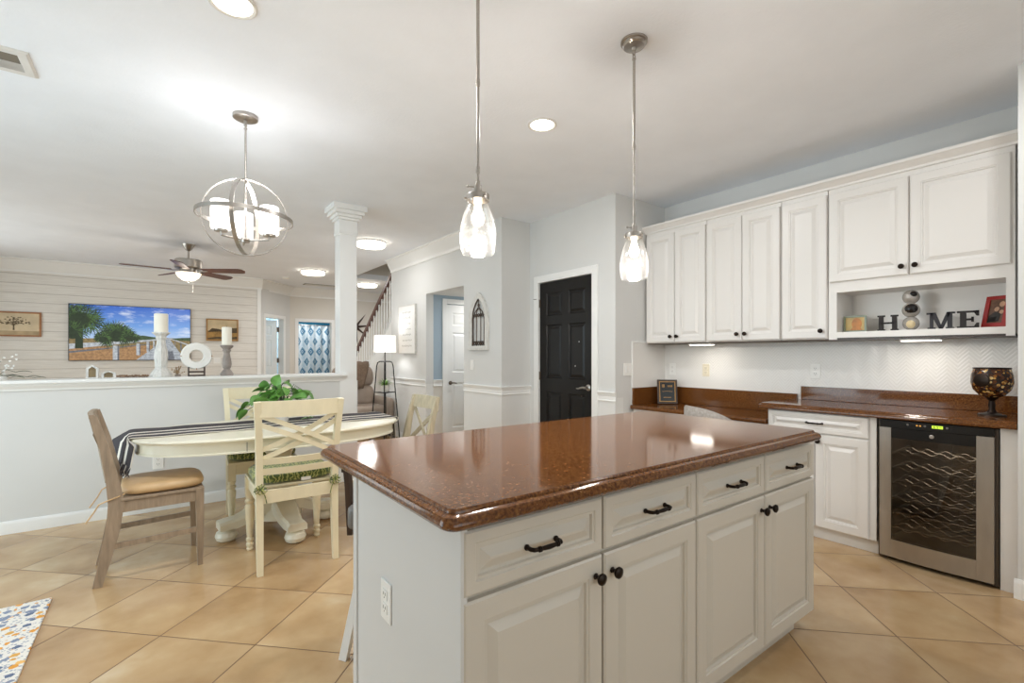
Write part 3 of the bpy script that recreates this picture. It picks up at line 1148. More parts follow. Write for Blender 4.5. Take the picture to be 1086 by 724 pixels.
# ---- ceiling fan
t = thing('ceiling_fan', 'brushed nickel ceiling fan with dark wood blades and a lit bowl', 'ceiling fan', (.36, 7.75, CEIL), 0)
mb = MB()
mb.lathe([(.001, 0), (.075, 0), (.068, -.02), (.035, -.075), (.022, -.085), (.001, -.086)], n=28)
obj('ceiling_canopy', mb, 'nickel', t)
mb = MB()
mb.cyl((0, 0, -.08), (0, 0, -.20), .013, n=14)
obj('rod', mb, 'nickel', t)
mb = MB()
mb.lathe([(.001, -.19), (.03, -.192), (.06, -.205), (.150, -.21), (.158, -.22), (.158, -.315), (.150, -.325), (.11, -.33), (.001, -.332)], n=36)
obj('motor_housing', mb, 'nickel', t)
mb = MB()
mb.lathe([(.10, -.33), (.10, -.372), (.14, -.380), (.145, -.387), (.001, -.387)], n=32)
obj('light_collar', mb, 'nickel', t)
mb = MB()
mb.lathe([(.145, -.387), (.140, -.405), (.115, -.445), (.07, -.478), (.02, -.488), (.001, -.489)], n=32)
obj('light_bowl', mb, 'bowl_lit', t)
mb = MB()
mb.lathe([(.001, -.485), (.014, -.491), (.010, -.508), (.001, -.513)], n=12)
mb.cyl((.05, 0, -.385), (.05, 0, -.62), .0012, n=5)
mb.lathe([(.001, -.62), (.006, -.63), (.007, -.655), (.001, -.66)], (.05, 0, 0), 10)
obj('pull_chain', mb, 'nickel', t)
FA = radians(41)
for k in range(5):
    a = FA + 2 * pi * k / 5
    rot = Matrix.Rotation(a, 4, 'Z')
    mb = MB()
    mb.X = rot
    mb.bar([(.10, 0, -.345), (.17, 0, -.362), (.24, 0, -.355)], .05, .008)
    obj('blade_iron', mb, 'nickel', t)
    mb = MB()
    mb.X = rot @ Matrix.Translation((0, 0, -.350)) @ Matrix.Rotation(radians(-13), 4, 'X')
    out = [(.19, -.055), (.30, -.063), (.66, -.075), (.70, -.060), (.725, 0), (.70, .060), (.66, .075), (.30, .063), (.19, .055)]
    mb.prism(out, -.004, .004, 'xy')
    obj('blade', mb, 'fanwood', t)
d = bpy.data.lights.new('fan_light', 'POINT')
d.energy = 6
d.color = WARM
d.shadow_soft_size = .1
l = bpy.data.objects.new('fan_light', d)
COL.objects.link(l)
l.parent = t
l.location = (0, 0, -.56)

# ---- ceiling vents
t = thing('ceiling_vent', 'white ceiling air vent cut by the left edge of the photo', 'vent', (-.70, 3.45, CEIL), 0)
mb = MB()
mb.panel(-.20, .20, -.135, .135, [(0, 0), (0, .004), (.012, .012), (.045, .010), (.05, .002)], cap=False)
bmesh.ops.rotate(mb.bm, verts=mb.bm.verts[:], cent=(0, 0, 0), matrix=Matrix.Rotation(radians(90), 3, 'X'))
for q in mb.bm.verts:
    q.co.z = -abs(q.co.z)
obj('frame', mb, 'grille', t)
mb = MB()
mb.box(-.155, .155, -.09, .09, -.0025, -.0012)
obj('duct', mb, 'vent_dark', t)
for k in range(3):
    mb = MB()
    y = .018 + .026 * k
    mb.bar([(-.155, y, -.006), (.155, y, -.006)], .024, .0012, up=(0, sin(radians(80)), cos(radians(80))))
    obj('slat', mb, 'grille', t)
t = thing('return_vent', 'long grey ceiling grille by the crown moulding over the bathroom', 'vent', (2.9, 10.55, CEIL), 0)
mb = MB()
mb.box(-.42, .42, -.10, .10, -.008, 0, .002)
obj('frame', mb, 'vent_dark', t)
for k in range(5):
    mb = MB()
    mb.box(-.40, .40, -.085 + .038 * k, -.068 + .038 * k, -.012, -.008)
    obj('slat', mb, 'grille', t)
t = tag(obj('smoke_detector', MB().lathe([(.06, 0), (.06, -.012), (.05, -.026), (.001, -.030)], n=24), 'plate', loc=(2.0, 9.9, CEIL)), 'small white round smoke detector on the living room ceiling', 'smoke detector')


# ================================================================== KITCHEN
def raised(w, h, frame=.052, t=.02):
    """raised panel front, back at y=0, face at y=-t, origin bottom left"""
    mb = MB()
    mb.rings([[(0, 0, 0), (w, 0, 0), (w, 0, h), (0, 0, h)]], True, True, False)
    f = frame
    mb.panel(0, w, 0, h, [(0, 0), (0, -t + .005), (.005, -t), (f, -t), (f + .003, -t + .004), (f + .009, -t + .004), (f + .011, -t + .012),
                          (f + .019, -t + .012), (f + .042, -t + .001), (f + .043, -t + .001)])
    return mb


def knob(parent, x, z, y=-.02, r=.0165):
    mb = MB()
    mb.lathe([(.008, 0), (.009, .002), (.006, .006), (.006, .014), (r * .75, .018), (r, .024), (r * .95, .029), (r * .5, .033), (.001, .034)], (x, y, z), 18, axis='y')
    return obj('knob', mb, 'bronze', parent)


def pull(parent, x, z, y=-.02, w=.096):
    mb = MB()
    hw = w / 2
    for s in (-1, 1):
        mb.lathe([(.0075, 0), (.008, .003), (.0055, .006)], (x + s * hw, y, z), 14, axis='y')
    pts = [(x - hw, y - .002, z), (x - hw, y - .018, z), (x - hw * .90, y - .026, z), (x - hw * .62, y - .029, z), (x, y - .031, z), (x + hw * .62, y - .029, z), (x + hw * .90, y - .026, z), (x + hw, y - .018, z), (x + hw, y - .002, z)]
    mb.tube(pts, [.0055, .0055, .0055, .005, .0065, .005, .0055, .0055, .0055], 10)
    for s in (-1, 1):
        for q in (.55, .66):
            mb.lathe([(.0052, -.003), (.0075, 0), (.0052, .003)], (x + s * hw * q, y - .0295, z), 12, axis='x')
    return obj('pull_handle', mb, 'bronze', parent)


# ---- island
IX0, IX1, IY0, IY1 = .549, 2.430, .942, 1.63
isl = thing('island_cabinet', 'white island cabinet with four raised panel doors and four drawers', 'kitchen island', (0, 0, 0))
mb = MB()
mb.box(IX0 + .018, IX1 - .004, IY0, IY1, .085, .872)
obj('carcass', mb, 'cab_shaded', isl)
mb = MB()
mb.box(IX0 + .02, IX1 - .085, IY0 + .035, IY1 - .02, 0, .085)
obj('toe_kick', mb, 'cab_shaded', isl)
mb = MB()
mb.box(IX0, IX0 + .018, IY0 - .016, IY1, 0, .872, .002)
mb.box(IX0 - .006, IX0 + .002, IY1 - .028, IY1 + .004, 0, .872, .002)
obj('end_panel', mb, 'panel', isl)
cols = [(.556, 1.009), (1.017, 1.472), (1.480, 1.951), (1.959, 2.419)]
for i, (a, b) in enumerate(cols):
    mb = raised(b - a, .605)
    d = obj('door', mb, 'cab_shaded', isl, loc=(a, IY0, .085), smooth=0)
    kx = (b - a) - .030 if i in (0, 2) else .030
    knob(d, kx, .605 - .052)
    mb = raised(b - a, .150, .030)
    d = obj('drawer', mb, 'cab_shaded', isl, loc=(a, IY0, .702), smooth=0)
    pull(d, (b - a) / 2, .075)


def counter(name, label, x0, x1, y0, y1, zt, cat, th=.045, sides='SWEN', cr=.02, edge=.026):
    """stone top: flat face x0..x1/y0..y1, ogee and bullnose standing out by `edge` on the named sides"""
    prof = [(0.0, zt), (.004, zt - .004), (.005, zt - .009), (.012, zt - .010), (.020, zt - .013), (edge, zt - .022), (edge + .001, zt - .030), (edge - .004, zt - .039), (edge - .014, zt - th), (0.0, zt - th)]
    loops = []
    for e, z in prof:
        r = cr + e * .6
        ax, bx = (x0 - e if 'W' in sides else x0), (x1 + e if 'E' in sides else x1)
        ay, by = (y0 - e if 'S' in sides else y0), (y1 + e if 'N' in sides else y1)
        lp = []
        for cx, cy, a0, k in ((ax, ay, 180, 'SW'), (bx, ay, 270, 'SE'), (bx, by, 0, 'NE'), (ax, by, 90, 'NW')):
            rr = r if all(q in sides for q in k) else .0005
            px = cx + rr if cx == ax else cx - rr
            py = cy + rr if cy == ay else cy - rr
            for j in range(6):
                a = radians(a0 + 90 * j / 5)
                lp.append((px + rr * cos(a), py + rr * sin(a), z))
        loops.append(lp)
    mb = MB()
    mb.rings(loops)
    return tag(obj(name, mb, 'quartz', smooth=30), label, cat)


counter('island_countertop', 'glossy brown speckled quartz top with rounded edge on the kitchen island', .511, 2.362, .897, 1.822, .918, 'countertop')


def outlet(name, label, loc, rz, mat='plate', kind='outlet', gang=1, group=None, scale=1.0):
    t = thing(name, label, 'light switch' if kind == 'switch' else 'outlet', loc, rz, group)
    w, h = (.072 * scale if gang == 1 else .117 * scale), .117 * scale
    mb = MB()
    mb.box(-w / 2, w / 2, -.006, 0, -h / 2, h / 2, .003)
    obj('cover_plate', mb, mat, t)
    for g in range(gang):
        x = 0 if gang == 1 else (-.023 + .046 * g)
        if kind == 'switch':
            mb = MB()
            mb.box(x - .016, x + .016, -.009, -.006, -.033, .033, .001)
            obj('rocker', mb, 'trim', t)
        else:
            for s in (-1, 1):
                mb = MB()
                mb.box(x - .017, x + .017, -.0085, -.006, s * .020 - .014, s * .020 + .014, .002)
                q = obj('receptacle', mb, mat, t)
                mb = MB()
                for e in (-.0065, .0065):
                    mb.box(x + e - .0012, x + e + .0012, -.0090, -.0085, s * .020 - .002, s * .020 + .007)
                mb.lathe([(.0022, 0), (.0022, .0004)], (x, -.0086, s * .020 - .008), 8, axis='y')
                obj('slot', mb, 'slot', q)
    return t


outlet('wall_outlet', 'white duplex outlet on the left end panel of the kitchen island', (IX0, 1.350, .527), radians(-90))

# ---- base run along the right wall
XC = 3.614
RZ = radians(-90)


def cab_root(name, label, y_left, z=0, group=None, x=XC):
    return thing(name, label, 'cabinet', (x, y_left, z), RZ, group)


c = cab_root('base_cabinet', 'white base cabinet with a drawer over narrow doors, left of the wine cooler', 1.682)
W = 1.682 - 1.024
D = XW - .002 - XC
mb = MB()
mb.box(0, W, 0, D, .09, .862)
obj('carcass', mb, 'cab', c)
mb = MB()
mb.box(0.0, W, .05, D, 0, .09)
mb.box(0.0, W, .038, .05, 0, .085, .002)
obj('toe_kick', mb, 'cab', c)
hw = (W - .046 - .006) / 2
for k in range(2):      # the left door stands behind the island corner
    d = obj('door', raised(hw, .622), 'cab', c, loc=(.008 + k * (hw + .006), 0, .092), smooth=0)
    knob(d, .024 if k else hw - .024, .622 - .040)
mb = raised(W - .046, .135, .028)
d = obj('drawer', mb, 'cab', c, loc=(.008, 0, .724), smooth=0)
pull(d, (W - .046) / 2, .068)

counter('countertop', 'brown speckled quartz counter over the wine cooler and base cabinet', XC - .030, XW - .009, .411, 1.722, .905, 'countertop', sides='WN', th=.040, edge=.022)
mb = MB()
mb.box(XW - .030, XW - .010, .411, 1.66, .906, 1.008, .002)
tag(obj('counter_backsplash', mb, 'quartz'), 'tall brown quartz upstand behind the wine cooler counter', 'backsplash')
mb = MB()
mb.box(0, .07, .0, .5, 0, .864)
tag(obj('filler_panel', mb, 'cab', loc=(XC, .478, 0), rz=RZ), 'narrow white filler panel between the wine cooler and the wall end', 'panel')

# desk run, lower
mb = MB()
mb.rings([[(XC - .02 + o, y, z) for o, z in ((0, .785), (-.006, .780), (-.010, .768), (-.006, .752), (0, .748), (.5385, .748), (.5385, .785))] for y in (1.690, YS - .010)])
tag(obj('countertop', mb, 'quartz', smooth=30), 'lower brown quartz counter of the desk in the corner beside the switch wall', 'countertop')
mb = MB()
mb.box(XW - .030, XW - .010, 1.690, YS - .010, .786, .945, .002)
tag(obj('desk_backsplash', mb, 'quartz'), 'long brown quartz upstand along the tiled wall above the desk', 'backsplash')
mb = MB()
mb.box(3.612, XW - .031, YS - .030, YS - .0095, .786, .945, .002)
tag(obj('desk_side_splash', mb, 'quartz'), 'short brown quartz upstand on the switch wall end of the desk', 'backsplash')
c = cab_root('desk_cabinet', 'white desk apron and pedestal below the brown desk top', YS - .012, x=XC + .012)
mb = MB()
Wd = YS - .012 - 1.690
mb.box(0, Wd, 0, .02, .655, .746)
mb.box(0, .36, .02, .49, .085, .746)
mb.box(0, .36, .06, .49, 0, .085)
obj('carcass', mb, 'cab', c)
mb = raised(.33, .53)
d = obj('door', mb, 'cab', c, loc=(.015, 0, .10), smooth=0)
knob(d, .30, .49)

# ---- upper cabinets
XU = XW - .310
uppers = [
    ('white double door upper cabinet at the far left end of the run', 2.925, 2.298, [(2.919, 2.611), (2.605, 2.304)], 1.362, 2.42, 'tall'),
    ('white double door upper cabinet second from the left of the run', 2.294, 1.684, [(2.288, 1.984), (1.978, 1.690)], 1.362, 2.42, 'tall'),
    ('white single door narrow upper cabinet left of the open shelf', 1.680, 1.368, [(1.674, 1.372)], 1.362, 2.42, 'single'),
    ('white two door upper cabinet with an open display shelf below', 1.364, .448, [(1.356, .914), (.906, .462)], 1.362, 2.42, 'shelf'),
]
for label, ya, yb, doors, z0, z1, kind in uppers:
    c = cab_root('upper_cabinet', label, ya, z0, 'upper cabinets', x=XU)
    w = ya - yb
    dep = XW - .009 - XU
    H_ = z1 - z0
    mb = MB()
    if kind == 'shelf':
        zs0, zs1 = 1.414 - z0, 1.690 - z0
        mb.box(0, w, 0.0, dep, 1.752 - z0 - .012, H_)
        mb.box(.002, w - .002, dep - .006, dep, 0.04, zs1 + .02)
        mb.box(0, .050, 0, dep - .006, 0, zs1 + .05)
        mb.box(w - .036, w, 0, dep - .006, 0, zs1 + .05)
        mb.box(.050, w - .036, 0, dep - .006, 0.012, zs0)
        mb.box(.050, w - .036, 0, dep - .006, zs1, 1.752 - z0 - .012)
        obj('carcass', mb, 'cab', c)
        mb = MB()
        mb.box(0, w, .012, dep, -.004, .012)
        obj('bottom_edge', mb, 'darkwood', c)
    else:
        mb.box(0, w, 0, dep, .006, H_)
        obj('carcass', mb, 'cab', c)
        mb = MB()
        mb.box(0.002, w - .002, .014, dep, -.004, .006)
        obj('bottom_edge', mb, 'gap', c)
    for i, (a, b) in enumerate(doors):
        dz0 = 1.764 - z0 if kind == 'shelf' else .012
        dz1 = H_ - .035
        mb = raised(a - b, dz1 - dz0)
        d = obj('door', mb, 'cab', c, loc=(ya - a, 0, dz0), smooth=0)
        if kind == 'single':
            kx = (a - b) - .030
        else:
            kx = (a - b) - .030 if i == 0 else .030
        knob(d, kx, .052)
# cabinet crown
mb = MB()
pr = [(.0, 2.42), (-.012, 2.422), (-.014, 2.436), (-.022, 2.444), (-.040, 2.466), (-.050, 2.470), (-.052, 2.488), (.0, 2.488)]
mb.rings([[(XU + o, y - (o if i == 0 else 0), z) for o, z in pr] for i, y in ((0, 2.925), (1, .412))])
mb.box(XU - .002, XW - .012, .412, 2.925, 2.421, 2.486)
struct(tname(), mb, 'cab', smooth=30)


def puck(ya, yb, label):
    t = thing('under_cabinet_light', label, 'light bar', (3.90, (ya + yb) / 2, 1.358), RZ, 'under cabinet light bars')
    w = ya - yb
    mb = MB()
    mb.box(-w / 2, w / 2, -.035, .035, -.012, 0, .003)
    obj('housing', mb, 'trim', t)
    mb = MB()
    mb.box(-w / 2 + .008, w / 2 - .008, -.028, .028, -.016, -.012)
    obj('lens', mb, 'led', t)
    area('bar_light', (0, 0, -.020), (0, 0, 0), w * .9, .05, .75, WARM, t)


puck(2.50, 2.28, 'lit light bar under the left double door upper cabinet')
puck(.975, .770, 'lit light bar under the open display shelf')

outlet('wall_outlet', 'ivory outlet on the tiled wall over the desk', (XW - .008, 2.485, 1.114), RZ, 'ivory')
outlet('wall_outlet', 'white outlet on the tiled wall above the end of the brown upstand', (XW - .008, 1.562, 1.129), RZ)
outlet('wall_outlet', 'faint white outlet on the tile in the corner above the black plaque', (XW - .008, 2.845, 1.115), RZ)
outlet('light_switch', 'white double rocker switch plate beside the tiled desk corner', (3.560, YS, 1.121), 0, kind='switch', gang=2)
outlet('light_switch', 'white single switch plate below the gothic arch wall decor', (XH, 4.785, 1.140), RZ, kind='switch')
outlet('wall_outlet', 'white outlet low on the half wall beyond the tan cushioned chair', (.02, YH, .395), 0)
outlet('light_switch', 'pale switch plate on the shiplap wall right of the grey candle holder', (.93, YT, 1.16), 0, kind='switch', gang=2)

# ---- wine cooler
M['cooler_inside'] = plain('cooler_cabinet_brown', '#54483d', 0.5, var=0.05)
M['rack_wire'] = plain('chrome_rack_wire', '#d8d3cb', 0.25, 0.6, var=0.02)
yL, yR = 1.013, .484
wc = thing('wine_cooler', 'stainless framed wine cooler with glass door and wavy racks', 'wine cooler', (XC, yL, 0), RZ)
w = yL - yR
mb = MB()
mb.box(0, .045, .0, .50, .012, .855)
mb.box(w - .045, w, .0, .50, .012, .855)
mb.box(.045, w - .045, .48, .50, .012, .855)
mb.box(.045, w - .045, .0, .48, .03, .12)
mb.box(.045, w - .045, .0, .48, .78, .855)
obj('body', mb, 'cooler_inside', wc, smooth=0)
area('cooler_fill', (w / 2, .20, .775), (0, 0, 0), .30, .20, .8, NEUT, wc)  # fill light added inside the cooler so the racks show
mb = MB()   # curved steel door frame: two stiles and a bowed bottom rail
zt, zb = .812, .028


def bow(x):
    return -.022 - .020 * (1 - ((x - w / 2) / (w / 2)) ** 2)


n = 16
x0s, x1s = .012, w - .014
mb_f = MB()
for a, b in ((x0s, x0s + .058), (x1s - .068, x1s)):
    loops = []
    for i in range(5):
        x = a + (b - a) * i / 4
        loops.append([(x, bow(x), zb), (x, bow(x), zt), (x, -.001, zt), (x, -.001, zb)])
    mb_f.rings(loops)
obj('door_stile', mb_f, 'steel', wc)
mb_f = MB()
loops = []
for i in range(n + 1):
    x = x0s + .0585 + (x1s - .0685 - x0s - .0585) * i / n
    loops.append([(x, bow(x), zb), (x, bow(x), .135), (x, -.001, .135), (x, -.001, zb)])
mb_f.rings(loops)
obj('door_rail', mb_f, 'steel', wc)
mb_f = MB()
loops = []
for i in range(n + 1):
    x = x0s + .0585 + (x1s - .0685 - x0s - .0585) * i / n
    loops.append([(x, bow(x) + .002, .752), (x, bow(x) + .002, .812), (x, -.001, .812), (x, -.001, .752)])
mb_f.rings(loops)
obj('door_header', mb_f, 'black', wc)
mb_f = MB()
loops = []
for i in range(n + 1):
    x = x0s + .0585 + (x1s - .0685 - x0s - .0585) * i / n
    loops.append([(x, bow(x) + .004, .135), (x, bow(x) + .004, .752), (x, bow(x) + .007, .752), (x, bow(x) + .007, .135)])
mb_f.rings(loops)
obj('door_glass', mb_f, 'cooler_glass', wc)
mb = MB()
loops = []
for i in range(n + 1):
    x = x0s + (x1s - x0s) * i / n
    loops.append([(x, bow(x) + .004, .814), (x, bow(x) + .004, .858), (x, 0.0, .858), (x, 0.0, .814)])
mb.rings(loops)
cp = obj('control_panel', mb, 'black', wc)
M['green_led'] = emit('green_display', '#b6d838', 1.6, '#203010')
M['amber_led'] = emit('amber_display', '#e0a040', 1.2, '#302010')
mb = MB()
xd = w * .50 + .002
# two seven-segment digits: 6 and 5
def seg7(mb, x, z, s, on):
    h, q = s, s * .5
    S = {'a': (x, x + q, z + h - .002, z + h), 'g': (x, x + q, z + h / 2 - .001, z + h / 2 + .001), 'd': (x, x + q, z, z + .002),
         'f': (x, x + .002, z + h / 2, z + h), 'b': (x + q - .002, x + q, z + h / 2, z + h), 'e': (x, x + .002, z, z + h / 2), 'c': (x + q - .002, x + q, z, z + h / 2)}
    for k in on:
        a, b, c_, d_ = S[k]
        mb.box(a, b, bow(x) + .0025, bow(x) + .004, c_, d_)


yb_ = bow(w / 2)
mb.box(xd - .004, xd + .044, yb_ + .003, yb_ + .005, .832, .848)
obj('display', mb, 'green_led', cp)
mb = MB()
seg7(mb, xd + .004, .834, .012, 'afgecd')
seg7(mb, xd + .018, .834, .012, 'afgcd')
for k in range(3):
    mb.box(xd + .030 + .004 * k, xd + .032 + .004 * k, yb_ + .002, yb_ + .004, .838, .842)
obj('display_digit', mb, 'dark_recess', cp)
mb = MB()
for k, dx in enumerate((-.075, -.060)):
    mb.box(xd + dx, xd + dx + .007, yb_ + .003, yb_ + .005, .836, .843)
obj('indicator', mb, 'amber_led', cp)
mb = MB()
for dx in (-.115, -.035, .062):
    mb.lathe([(.006, 0), (.006, .001), (.004, .0015)], (xd + dx, bow(xd + dx) + .0045, .840), 12, axis='y')
obj('button', mb, 'slate', cp)
mb = MB()
mb.lathe([(.001, 0), (.010, 0), (.011, .002), (.008, .003), (.006, .0022), (.004, .003), (.001, .003)], (.262, bow(.262) + .002, .783), 20, axis='y')
obj('badge', mb, 'nickel', wc)
for k in range(6):
    z = .190 + .092 * k
    mb = MB()
    for yy in (.03, .15, .27):
        pts = [(.05 + (w - .10) * i / 32, yy, z - .010 * cos(2 * pi * 5 * i / 32)) for i in range(33)]
        mb.tube(pts, .0032, 5)
    mb.tube([(.05, .02, z + .008), (w - .05, .02, z + .008)], .0025, 5)
    for xx in (.055, w - .055):
        mb.tube([(xx, .02, z), (xx, .40, z)], .003, 5)
    obj('wire_rack', mb, 'rack_wire', wc)

# ---- things on the counters and shelf
t = thing('award_plaque', 'black award plaque with gold border leaning in the desk corner', 'plaque', (3.93, 2.765, .786), radians(-45))
tilt = Matrix.Rotation(radians(-9), 4, 'X')
pw, ph = .185, .232


def slab(x0, x1, z0, z1, y0, y1, bev=0.0):
    b = MB()
    b.X = Matrix.Translation((0, 0, .004)) @ tilt
    b.box(x0, x1, y0, y1, z0, z1, bev)
    return b


obj('board', slab(-pw / 2, pw / 2, 0, ph, 0, .016, .002), 'darkwood', t)
mb = MB()
mb.X = Matrix.Translation((0, 0, .004)) @ tilt
for a, b, c_, d_ in ((-.075, .075, .018, .026), (-.075, .075, .206, .214), (-.075, -.067, .026, .206), (.067, .075, .026, .206)):
    mb.box(a, b, -.004, 0, c_, d_)
obj('gold_border', mb, 'goldframe', t)
obj('black_plate', slab(-.067, .067, .026, .206, -.002, 0), 'black', t)
def eng(name, boxes):
    b = MB()
    b.X = Matrix.Translation((0, 0, .004)) @ tilt
    for x0, x1, z0, z1 in boxes:
        b.box(x0, x1, -.004, -.002, z0, z1)
    obj(name, b, 'goldframe', t, smooth=0)


eng('emblem', [(-.050, -.024, .156, .161), (-.050, -.024, .165, .172), (-.050, -.024, .176, .184), (-.045, -.039, .161, .176), (-.034, -.028, .161, .176)])
eng('engraved_line', [(.002 + .012 * k, .010 + .012 * k, .160, .178) for k in range(4)])
eng('engraved_line', [(-.048 + .008 * k, -.042 + .008 * k, .114 + .004 * (1 - abs(k - 5.5) / 5.5), .119 + .004 * (1 - abs(k - 5.5) / 5.5)) for k in range(12)])
eng('engraved_line', [(-.036 + .008 * k, -.030 + .008 * k, .056, .064) for k in range(9)])

t = thing('mosaic_goblet', 'amber mosaic goblet bowl on a dark stem at the right end of the counter', 'bowl', (3.86, .545, .905), 0)
mb = MB()
pr = [(.03, .105), (.055, .118), (.080, .150), (.091, .190), (.088, .235), (.078, .268), (.074, .268), (.083, .235), (.086, .190), (.075, .152), (.05, .122), (.001, .112)]
mb.lathe(pr, n=28)
obj('bowl', mb, 'mosaic', t)
mb = MB()
mb.lathe([(.074, .266), (.081, .268), (.081, .276), (.074, .276)], n=28, cap=False)
mb.lathe([(.001, 0), (.062, 0), (.060, .008), (.022, .018), (.013, .04), (.016, .06), (.012, .085), (.034, .108), (.001, .11)], n=24)
mb.X = Matrix.Rotation(radians(250), 4, 'Z')
mb.lathe([(.038, .084), (.038, .092), (.030, .096), (.001, .097)], (0, 0, .205), 20, axis='y')
obj('stem', mb, 'bronze', t)

ZS = 1.4145


def letter(ch, y, h, w, label, mat):
    mb = MB()
    s = w * .22
    f = h * .11
    if ch == 'H':
        for x in (0, w - w * .36):
            mb.box(x, x + w * .36, -.016, 0, 0, f, .001)
            mb.box(x, x + w * .36, -.016, 0, h - f, h, .001)
            mb.box(x + w * .18 - s / 2, x + w * .18 + s / 2, -.016, 0, f, h - f)
        mb.box(w * .18, w * .82, -.016, 0, h * .44, h * .55)
    elif ch == 'M':
        for x, ww in ((0, .30), (w * .70, .30)):
            mb.box(x, x + w * ww, -.016, 0, 0, f, .001)
        mb.box(-w * .04, w * .24, -.016, 0, h - f, h, .001)
        mb.box(w * .76, w * 1.04, -.016, 0, h - f, h, .001)
        mb.box(w * .09, w * .21, -.016, 0, f, h - f)
        mb.box(w * .76, w * .93, -.016, 0, f, h - f)
        mb.prism([(w * .09, h), (w * .30, h), (w * .57, h * .02), (w * .45, h * .02)], -.016, 0)
        mb.prism([(w * .91, h), (w * .74, h), (w * .45, h * .02), (w * .57, h * .02)], -.016, 0)
    else:
        mb.box(0, w, -.016, 0, 0, f)
        mb.box(0, w, -.016, 0, h - f, h)
        mb.box(w * .14, w * .42, -.016, 0, f, h - f)
        mb.box(w * .42, w * .74, -.016, 0, h * .45, h * .56)
        mb.box(w * .66, w * .76, -.016, 0, h * .36, h * .65)
        mb.prism([(w, 0), (w, h * .30), (w * .90, h * .30), (w * .78, f), (w * .78, 0)], -.016, 0)
        mb.prism([(w, h), (w, h * .70), (w * .90, h * .70), (w * .78, h - f), (w * .78, h)], -.016, 0)
    o = obj('letter_block', mb, mat, loc=(3.905, y, ZS), rz=RZ, smooth=0)
    return tag(o, label, 'letter', 'HOME letters on the open shelf')


letter('H', 1.098, .104, .112, 'dark brown letter H standing left of the stacked ornament', 'letter')
letter('M', .838, .104, .124, 'dark grey letter M between the stacked ornament and the E', 'gunmetal')
letter('E', .700, .104, .096, 'dark brown letter E next to the red picture frame', 'letter')

M['pearl'] = plain('silver_glaze', '#b9b4ad', 0.2, 0.3, var=0.08, scale=20)
M['blackglaze'] = plain('black_glaze', '#151213', 0.12, var=0.05)
M['creamglaze'] = plain('cream_glaze', '#e3cfa4', 0.3, var=0.06, scale=20)
t = thing('ornament_stack', 'stack of three glazed balls, grey, black and cream, between the letters H and M', 'ornament', (3.915, .925, ZS), RZ)
for nm, z, r, mat in (('lower_ball', .044, .0445, 'pearl'), ('middle_ball', .130, .047, 'pearl'), ('upper_ball', .214, .045, 'pearl')):
    mb = MB()
    mb.ball((0, 0, z), r, 24)
    b = obj(nm, mb, mat, t)
    mb = MB()
    if nm == 'lower_ball':
        mb.ball((.004, -.016, z - .004), r * .78, 20, .85, 1, .9)
        obj('cream_spot', mb, 'creamglaze', b)
    elif nm == 'middle_ball':
        mb.ball((.004, -.014, z + .004), r * .82, 20, 1.0, 1, .95)
        obj('black_spot', mb, 'blackglaze', b)
    else:
        mb.ball((.018, -.026, z + .014), r * .45, 16)
        obj('black_spot', mb, 'blackglaze', b)

t = thing('photo_frame', 'small green glass photo frame at the left end of the open shelf', 'picture frame', (3.93, 1.236, ZS), RZ)
mb = MB()
for a, b, c_, d_ in ((-.068, .068, 0, .012), (-.068, .068, .103, .115), (-.068, -.056, .012, .103), (.056, .068, .012, .103)):
    mb.box(a, b, -.012, 0, c_, d_, .001)
M['greenframe'] = plain('green_glass_frame', '#77806a', 0.2, var=0.05)
obj('frame', mb, 'greenframe', t)
M['sepia'] = plain('sepia_print', '#c2a560', 0.4, var=0.15, scale=14)
M['amber'] = plain('amber_print', '#c07a2c', 0.4, var=0.25, scale=18)
M['ochre'] = plain('ochre_print', '#9c7a34', 0.4, var=0.25, scale=18)
mb = MB()
mb.box(-.056, .056, -.005, -.002, .012, .103)
pc = obj('picture', mb, 'sepia', t)
mb = MB()
mb.prism([(.010 + .030 * cos(2 * pi * i / 18), .058 + .040 * sin(2 * pi * i / 18)) for i in range(18)], -.008, -.005)
mb.prism([(-.030, .013), (.045, .013), (.030, .032), (-.014, .034)], -.0075, -.005)
obj('printed_figure', mb, 'amber', pc)

t = thing('red_photo_frame', 'red picture frame leaning at the right end of the open shelf', 'picture frame', (3.955, .549, ZS), radians(-112))
tilt = Matrix.Rotation(radians(-16), 4, 'X')
mb = MB()
mb.X = Matrix.Translation((0, 0, .004)) @ tilt
fw, fh = .118, .190
for a, b, c_, d_ in ((-fw / 2, fw / 2, 0, .022), (-fw / 2, fw / 2, fh - .022, fh), (-fw / 2, -fw / 2 + .022, .022, fh - .022), (fw / 2 - .022, fw / 2, .022, fh - .022)):
    mb.box(a, b, -.012, 0, c_, d_, .001)
obj('frame', mb, 'red', t)
M['dark_print'] = plain('dark_photo_print', '#6b4a36', 0.3, var=0.35, scale=20)
M['black_print'] = plain('black_photo_print', '#191412', 0.3, var=0.2, scale=20)
M['skin_print'] = plain('warm_photo_print', '#c49a7a', 0.3, var=0.2, scale=20)
b = MB()
b.X = Matrix.Translation((0, 0, .004)) @ tilt
b.box(-fw / 2 + .022, fw / 2 - .022, -.005, -.001, .022, fh - .022)
pc = obj('picture', b, 'dark_print', t)
b = MB()
b.X = Matrix.Translation((0, 0, .004)) @ tilt
b.prism([(-.036, .028), (.018, .034), (.022, .080), (-.006, .092), (-.032, .070)], -.0075, -.005)
obj('printed_dress', b, 'black_print', pc)
b = MB()
b.X = Matrix.Translation((0, 0, .004)) @ tilt
for cx, cz, r in ((.0, .108, .012), (.022, .138, .014), (.024, .09, .010)):
    b.prism([(cx + r * cos(2 * pi * i / 12), cz + r * 1.2 * sin(2 * pi * i / 12)) for i in range(12)], -.007, -.005)
obj('printed_face', b, 'skin_print', pc)


